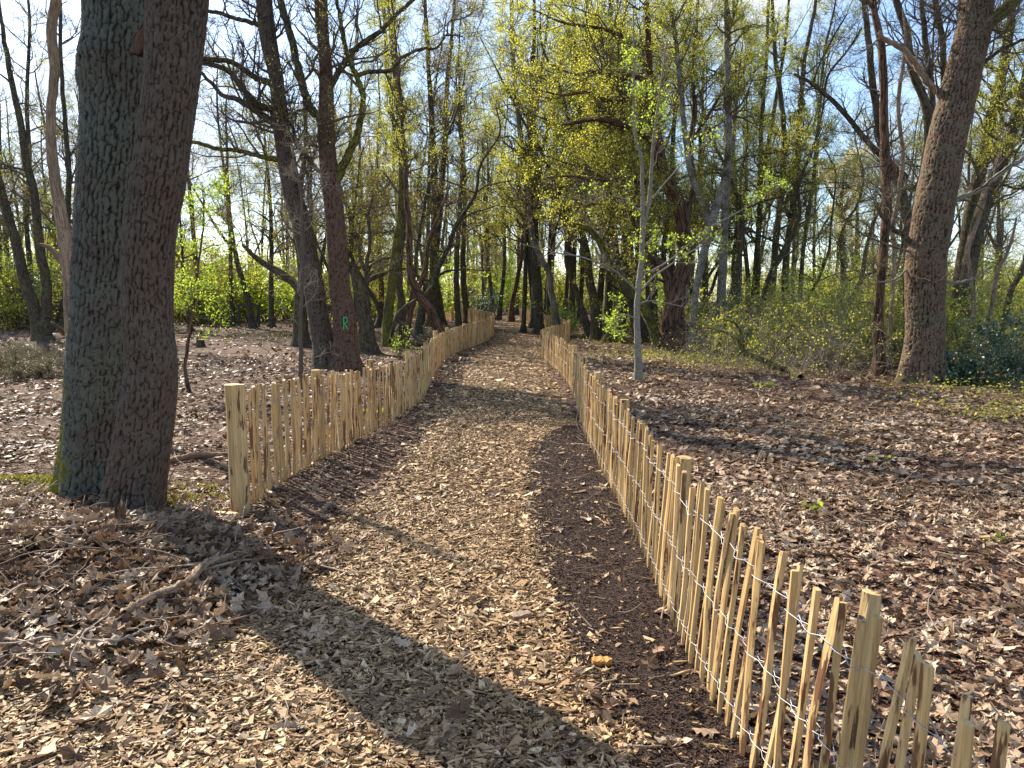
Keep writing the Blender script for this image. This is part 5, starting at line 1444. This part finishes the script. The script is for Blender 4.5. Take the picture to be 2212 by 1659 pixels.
# pale twiggy tangle arching out of the thicket
def tangle(px, D, n, L, label, lm='leaf_bush', nl=1):
    x = (px - 1106) / FPX * D; z = float(hgt(x, D)); e = empty('bramble', (x, D, z), label, 'bramble', 'brambles at the edge of the thicket')
    st = np.stack([x + rs.normal(0, 0.35, n), D + rs.normal(0, 0.35, n), np.full(n, z - 0.03)], 1)
    d = np.stack([rs.normal(0, 0.9, n), rs.normal(0, 0.9, n) - 0.3, np.full(n, 1.1)], 1)
    P = grow(st, d, rs.uniform(0.6, 1.2, n) * L, 12, 0.16, 0.06, 0.30); P[..., 2] = np.maximum(P[..., 2], z + 0.03)
    R = rs.uniform(0.003, 0.007, n)[:, None] * np.linspace(1, 0.3, 12)[None]
    a = Acc(); tubes(a, P, R, 5, 0)
    C, CR = spawn(P, R, 6, 0.15, 1.0, (35, 90), 0.25, 0.8, 6, 0.3, 0.0, 0.6, 0.0016)
    tubes(a, C, CR, 3, 0, cap=False)
    C2, CR2 = spawn(C, CR, 4, 0.2, 1.0, (35, 90), 0.1, 0.3, 4, 0.3, 0.0, 0.6, 0.0012)
    tubes(a, C2, CR2, 3, 0, cap=False)
    q = a.build('stems', M['twig_pale'], e, (x, D, z)); q['kind'] = 'stuff'
    if nl:
        a = Acc(); pts = along(C2, nl, 0.3, 1.0, 0.03); pts = pts[rs.rand(len(pts)) < 0.35]
        leaves(a, pts, 0.045, 0, 0.2); a.build('foliage', M[lm], e, (x, D, z))
for (px, D, n, L, lab, lm) in ((1560, 17.5, 22, 1.8, 'pale bare tangle of twigs left of the mossy log', 'leaf_bush'), (1650, 16.6, 18, 1.6, 'twiggy bramble straight above the mossy log', 'leaf_yellow'), (1740, 16.2, 16, 1.7, 'reddish twiggy bramble right of the mossy log', 'leaf_yellow'),
        (1800, 16.8, 22, 2.2, 'arching pale bramble in front of the middle of the thicket', 'leaf_yellow'), (1860, 15.8, 18, 1.6, 'bramble with yellow leaves left of the rough-barked tree', 'leaf_yellow'), (2090, 15.9, 18, 1.4, 'bramble just behind the right side of the massive oak', 'leaf_bush'),
        (1700, 18.5, 24, 2.6, 'taller arching bramble under the row of slim trees', 'leaf_yellow'), (1490, 19.5, 20, 1.5, 'grey twiggy tangle in front of the gnarled oak', 'leaf_bush'), (2160, 16.5, 20, 1.6, 'bramble near the right edge of the picture', 'leaf_bush')):
    tangle(px, D, n, L, lab, lm, 1)

# low green ground cover under the birch and along the thicket: nobody could count it
ac = Acc()
pts = []
for (px, py, n, sx, sy) in ((1470, 778, 2000, 1.1, 0.9), (1560, 790, 1500, 1.2, 0.9), (1400, 770, 800, 1.0, 0.8), (1330, 745, 600, 1.0, 1.0), (1900, 790, 500, 1.6, 0.8), (2120, 845, 1100, 1.0, 0.7), (2190, 900, 1100, 0.6, 0.6), (1680, 780, 700, 1.6, 0.8),
                            (640, 725, 1400, 2.0, 1.2), (1280, 700, 700, 1.5, 1.5)):
    g = G(px, py)
    x = g[0] + rs.normal(0, sx, n); y = g[1] + rs.normal(0, sy, n)
    k = fbm(x * 1.3, y * 1.3, 0, 62, 3) > -0.15
    x, y = x[k], y[k]
    pts.append(np.stack([x, y, hgt(x, y) + rs.gamma(1.6, 0.07, len(x))], 1))
leaves(ac, np.concatenate(pts), 0.055, 0, 0.7)
tag(ac.build('ground_cover', M['leaf_bush']), 'low green plants spreading over the leaves at the edge of the thicket', 'ground cover', kind='stuff')

# ------------------------------------------------------------------ smaller things
def ground_branch(name, label, rows, mat, cat='branch', lift=0.0, sub=(), sides=8, group=None):
    """rows: (px,py,w[,height above ground])"""
    Pq, Rq = [], []
    for r in rows:
        g = G(r[0], r[1]) if len(r) < 4 else None
        if g is None: g = A(r[0], r[1], r[3])
        rr = PXM(r[2], g[1]) * 0.5
        Pq.append(g + (np.array([0, 0, rr * 0.6 + lift]) if len(r) < 4 else 0)); Rq.append(rr)
    Pq = np.array(Pq); Rq = np.array(Rq)
    e = empty(name, tuple(Pq[0]), label, cat, group)
    Pk, Rk = resamp(Pq, Rq, len(rows) * 5)
    Pk = Pk + rs.normal(0, 0.004, Pk.shape)
    a = Acc(); tubes(a, Pk, Rk, sides, 0, lump=0.10); a.build('stem', M[mat], e, Pq[0])
    for sb in sub:
        q, r_ = [], []
        for s in sb:
            g = G(s[0], s[1]) if len(s) < 4 else A(s[0], s[1], s[3])
            q.append(g + (np.array([0, 0, 0.01 + lift]) if len(s) < 4 else 0)); r_.append(PXM(s[2], g[1]) * 0.5)
        Pk, Rk = resamp(np.array(q), np.array(r_), len(sb) * 4)
        a = Acc(); tubes(a, Pk, Rk, 6, 0, lump=0.08); a.build('side_branch', M[mat], e, Pq[0])
    return e
ground_branch('fallen_branch', 'crooked bare branch lying on the leaf heap in the left foreground', [(268, 1372, 16), (310, 1346, 17), (352, 1326, 18), (398, 1305, 17), (422, 1288, 18), (440, 1268, 19), (466, 1252, 18), (500, 1240, 13)], 'bark_dead',
              sub=[[(440, 1275, 6), (480, 1262, 5), (520, 1252, 4), (552, 1250, 3)], [(490, 1246, 6), (512, 1232, 5), (540, 1238, 4)], [(455, 1290, 6), (440, 1310, 6), (436, 1328, 5)]], lift=0.10)
ground_branch('fallen_branch', 'thin arching stick below the crooked branch on the leaf heap', [(95, 1392, 5), (140, 1405, 5), (190, 1418, 6), (250, 1420, 6), (310, 1398, 6), (345, 1384, 5)], 'twig_pale', lift=0.075)
ground_branch('fallen_branch', 'smooth grey branch lying between the twin oak and the left fence post', [(345, 1012, 13), (380, 1002, 13), (420, 994, 14), (460, 992, 13), (505, 991, 11)], 'bark_dead', lift=0.03)
ground_branch('fallen_branch', 'grey root-like branch lying against the foot of the twin oak', [(180, 1075, 12), (200, 1062, 13), (225, 1048, 12), (238, 1042, 9)], 'bark_grey' if False else 'bark_mid')
ground_branch('fallen_branch', 'mossy log slanting down out of the thicket onto the leaves', [(1730, 820, 15), (1705, 806, 15), (1680, 792, 14, 17.0), (1650, 778, 14, 17.1), (1625, 768, 13, 17.2), (1606, 762, 12, 17.3)], 'bark_moss',
              sub=[[(1608, 762, 9, 17.3), (1596, 740, 8, 17.4), (1575, 722, 6, 17.6), (1540, 710, 4, 17.8), (1500, 708, 2, 18.0)], [(1604, 760, 6, 17.3), (1606, 735, 5, 17.2), (1590, 700, 4, 17.0), (1560, 690, 2, 16.9)], [(1660, 782, 4, 17.0), (1700, 730, 3, 16.8), (1730, 700, 2, 16.7)]])
ground_branch('fallen_branch', 'long dead branch lying before the massive right oak', [(1890, 818, 8), (1925, 834, 8), (1965, 842, 9), (2010, 843, 8), (2060, 842, 6)], 'bark_snag', sub=[[(2040, 842, 5), (2062, 832, 4), (2085, 828, 3), (2098, 818, 2)]])
ground_branch('fallen_branch', 'forked dead branch propped up behind the left fence near the mossy tree', [(841, 744, 8), (848, 715, 8, 24.5), (855, 686, 8, 24.5), (872, 665, 7, 24.5), (895, 650, 7, 24.5), (920, 634, 6, 24.5), (935, 614, 4, 24.5)], 'bark_mid',
              sub=[[(856, 688, 7, 24.5), (874, 704, 7, 24.3), (890, 722, 6, 24.0), (905, 734, 5, 23.8), (925, 739, 3, 23.6)]])
ground_branch('fallen_log', 'pale peeled log lying far behind the mossy tree', [(815, 676, 5), (840, 672, 5), (880, 668, 4)], 'bark_dead', 'log')
ground_branch('fallen_branch', 'broken pale limb leaning on the ground behind the twin oak', [(150, 728, 9), (135, 715, 10, 30), (122, 705, 10, 29.5), (112, 696, 6, 29)], 'bark_dead')
ground_branch('fallen_stick', 'dark forked stick lying on the wood chips', [(660, 1462, 5), (700, 1462, 4), (735, 1462, 4)], 'twig', 'stick', sub=[[(705, 1460, 4), (718, 1448, 3), (735, 1430, 3)]])
ground_branch('fallen_stick', 'short thick stick at the bottom edge on the dark soil', [(1330, 1656, 18), (1352, 1640, 18), (1378, 1618, 14)], 'bark_dead', 'stick')
ground_branch('bark_chunk', 'short cylindrical bark chunk on the dark soil near the right fence', [(1378, 1578, 18), (1384, 1596, 20), (1388, 1612, 18)], 'bark_dead', 'wood chunk')

def slab(name, label, px, py, L, W, H, yaw, mat, cat):
    g = G(px, py)
    a = Acc()
    n = 7
    xs_ = np.linspace(-0.5, 0.5, n)
    top, bot = [], []
    for s_ in (1, -1):
        w = W * 0.5 * (1 - 0.35 * np.abs(xs_ * 2) ** 2) * (1 + rs.normal(0, 0.12, n))
        top.append(np.stack([xs_ * L, s_ * w, np.full(n, H) + rs.normal(0, H * 0.15, n)], 1)); bot.append(np.stack([xs_ * L, s_ * w, np.zeros(n)], 1))
    V = np.concatenate(top + bot)
    c, s_ = math.cos(yaw), math.sin(yaw)
    V = np.stack([V[:, 0] * c - V[:, 1] * s_, V[:, 0] * s_ + V[:, 1] * c, V[:, 2]], 1)
    Q = []
    for k in range(n - 1):
        Q += [[n + k, n + k + 1, k + 1, k], [k, k + 1, 2 * n + k + 1, 2 * n + k], [n + k + 1, n + k, 3 * n + k, 3 * n + k + 1]]
    Q += [[0, 2 * n, 3 * n, n], [n - 1, 2 * n - 1, 4 * n - 1, 3 * n - 1]]
    a.add(V + np.array([0, 0, 0.018]), np.array(Q), None, V * 1.0, np.full(len(V), 0.6))
    o = a.build(name, M[mat], smooth=False)
    o.location = g
    return tag(o, label, cat)
slab('wood_chunk', 'orange-brown rotten wood chunk on the dark soil', 1300, 1442, 0.085, 0.045, 0.022, 0.15, 'orange_wood', 'wood chunk')
slab('wood_chunk', 'grey-brown flat bark piece on the chips near the soil edge', 1125, 1340, 0.10, 0.06, 0.018, 0.5, 'stick', 'wood chunk')
slab('wood_splinter', 'long pale splinter lying on the chips left of centre', 1000, 1168, 0.22, 0.02, 0.012, 0.75, 'chip', 'wood splinter')
slab('wood_splinter', 'long split sliver lying on the chips below the centre', 1065, 1350, 0.16, 0.022, 0.012, -0.5, 'chip', 'wood splinter')
slab('split_board', 'thin yellow split board lying at the foot of the left fence post', 470, 1116, 0.55, 0.04, 0.015, -0.15, 'picket', 'board')
slab('bark_shard', 'upright splinter of reddish bark at the foot of the twin oak', 262, 1150, 0.06, 0.05, 0.16, 0.4, 'bark_snag', 'bark')

for (px, py, sz, lab) in ((1273, 1216, 0.085, 'single pale curled oak leaf on the dark soil'), (1178, 1240, 0.06, 'small pale oak leaf at the edge of the soil strip'), (1455, 1612, 0.12, 'large pale lobed oak leaf at the foot of the right fence'),
                          (1185, 1305, 0.075, 'pale oak leaf heap beside the grey bark piece'), (640, 1280, 0.08, 'bright white oak leaf on the chips below the left fence'), (345, 1560, 0.09, 'pale oak leaf in the lower left foreground')):
    g = G(px, py); a = Acc()
    oak_leaves(a, np.array([0.0]), np.array([0.0]), np.array([sz * 1.15]), 0.02, True, 0.3, np.array([0.0]))
    a.rn = [np.full(len(a.rn[0]), 0.97)]
    o = a.build('oak_leaf', M['litter'], smooth=False); o.location = g
    tag(o, lab, 'leaf')

def plantlet(px, py, label, n=9, size=0.07, lm='leaf_bright'):
    g = G(px, py); a = Acc()
    for k in range(n):
        an = k * 2.4; d = np.array([math.cos(an), math.sin(an), 0.55])
        P = np.array([[0, 0, 0], d * size * 0.5, d * size])[None]
        tubes(a, P, np.full((1, 3), 0.0012), 3, 0)
        leaves(a, np.repeat(P[0, 2:], 2, 0), size, 1, 0.6)
    e = empty('green_plant', tuple(g), label, 'plant')
    a.build('leaves', [M['twig'], M[lm]], e)
plantlet(1755, 1108, 'small green-leaved seedling among the dry leaves right of the fence', 9, 0.075, 'leaf_spring')
plantlet(2140, 1172, 'tiny green seedling among the dry leaves near the right edge', 7, 0.055, 'leaf_spring')
plantlet(1905, 1000, 'faint green seedling in the leaves in front of the massive oak', 7, 0.07, 'leaf_bush')
plantlet(1650, 838, 'small dark green seedling beside the mossy log', 14, 0.12, 'leaf_bush')
plantlet(812, 900, 'green weed growing through the left fence', 8, 0.12)

# stump
g = G(433, 750); e = empty('tree_stump', tuple(g), 'low sawn-off stump on the leaf floor right of the leafy sapling', 'stump')
a = Acc(); P = np.array([[0, 0, -0.05], [0, 0, 0.05], [0, 0, 0.16], [0.01, 0, 0.26]])[None]
tubes(a, P, np.array([[0.22, 0.17, 0.14, 0.13]]), 14, 0, lump=0.08, cap=False); a.build('trunk', M['bark_mid'], e)
a = Acc(); P = np.array([[0.01, 0, 0.24], [0.01, 0, 0.262]])[None]; tubes(a, P, np.array([[0.126, 0.124]]), 14, 0); a.build('cut_face', M['cut'], e)

# dark posts and rail far left, rail behind the right fence, sign
def box(a, c, sx, sy, sz):
    x, y, z = c
    V = np.array([[dx * sx / 2 + x, dy * sy / 2 + y, dz * sz / 2 + z] for dz in (-1, 1) for dx, dy in ((-1, -1), (1, -1), (1, 1), (-1, 1))])
    Q = [[3, 2, 1, 0], [4, 5, 6, 7], [0, 1, 5, 4], [1, 2, 6, 5], [2, 3, 7, 6], [3, 0, 4, 7]]
    a.add(V, np.array(Q))
def barrier(label, px0, px1, D, top, h0):
    x0, x1 = (px0 - 1106) / FPX * D, (px1 - 1106) / FPX * D
    z = float(hgt((x0 + x1) / 2, D)); e = empty('barrier', ((x0 + x1) / 2, D, z), label, 'barrier')
    hx = (x1 - x0) / 2; zt = A(px0, top, D)[2] - z
    for s_ in (-1, 1):
        a = Acc(); box(a, (s_ * hx, 0, zt / 2 - 0.06), 0.10, 0.10, zt + 0.1); a.build('post', M['dark'], e, smooth=False)
    a = Acc(); box(a, (0, 0, zt + 0.04), 2 * hx + 0.25, 0.11, 0.09); a.build('rail', M['dark'], e, smooth=False)
barrier('dark post-and-rail barrier in front of the far left thicket', 519, 561, 41, 661, 1)
barrier('dark rail barrier seen past the thin tree behind the far right fence', 1150, 1188, 52, 646, 1)
for (px, D, h, lab) in ((589, 41, 0.7, 'short dark post right of the far left barrier'), (1222, 36, 1.15, 'dark green marker post behind the right fence corner')):
    x = (px - 1106) / FPX * D; z = float(hgt(x, D))
    a = Acc(); box(a, (0, 0, h / 2 - 0.05), 0.12, 0.12, h + 0.1); P = np.array([[0, 0, h], [0, 0, h + 0.04]])[None]; tubes(a, P, np.array([[0.075, 0.03]]), 4)
    o = a.build('marker_post', M['dark'], smooth=False); o.location = (x, D, z); tag(o, lab, 'post')
x = (885 - 1106) / FPX * 50; z = float(hgt(x, 50))
e = empty('trail_sign', (x, 50, z), 'narrow green sign board with a pink mark far behind the mossy tree', 'sign')
a = Acc(); box(a, (0, 0, 0.75), 0.07, 0.07, 1.6); a.build('post', M['sign_green'], e, smooth=False)
a = Acc(); box(a, (0.0, -0.06, 1.65), 0.26, 0.03, 0.85); a.build('board', M['sign_green'], e, smooth=False)
a = Acc(); box(a, (0.0, -0.082, 1.72), 0.14, 0.008, 0.22); a.build('pink_mark', M['sign_pink'], e, smooth=False)
# ------------------------------------------------------------------ tall leafy understorey shrubs between the trunks
def proto_hazel(kind):
    e = empty('understorey_tree', (0, 0, 0), 'x', 'young tree')
    n = 4
    st = np.stack([rs.normal(0, 0.15, n), rs.normal(0, 0.15, n), np.full(n, -0.05)], 1)
    d = np.stack([rs.normal(0, 0.18, n), rs.normal(0, 0.18, n), np.ones(n)], 1)
    P = grow(st, d, rs.uniform(4, 7.5, n), 12, 0.09, 0.03); R = rs.uniform(0.025, 0.045, n)[:, None] * np.linspace(1, 0.25, 12)[None]
    a = Acc(); tubes(a, P, R, 6, 0); a.build('trunk', M['bark_far'], e)
    crown(e, (0, 0, 0), [(P, R, 16, 0.15, 1.0)], dict(L1=(0.9, 2.4), n2=5, n3=5, leaf_n=4, leaf=0.085, clump=0.22, ang=(45, 90), up=0.02, rt=0.003), [M['twig'], M[('leaf_spring', 'leaf_bright', 'leaf_olive')[kind]]])
    return e
hz = [proto_hazel(k) for k in range(3)]
HL = {'left edge': 'young leafy tree of the understorey at the far left, behind the heather',
      'left thicket': 'young leafy tree of the green thicket behind the leafy sapling',
      'left centre': 'young leafy tree under the tall trees behind the reddish oak',
      'middle': 'young leafy tree under the tall trees beyond the path end',
      'right centre': 'young leafy tree under the tall trees behind the gnarled oak',
      'far right': 'young leafy tree in the wood behind the massive right oak'}
for i, (x, y, px) in enumerate(slots(74, 40, 120, 21, 2.4) + mid_slots(20, 840, 1180, 66, 125, 5)):
    k = i % 3 if i >= 3 else i
    if px < 640: k = (0, 1)[i % 2] if i >= 3 else k
    o = hz[k] if i < 3 else copy_tree(hz[k])
    s = random.uniform(0.8, 1.35)
    o.location = (x, y, float(hgt(x, y))); o.rotation_euler = (0, 0, random.uniform(0, 6.28)); o.scale = (s, s, s)
    z = zone(px); o['label'] = HL[z]; o['group'] = 'understorey trees, ' + z
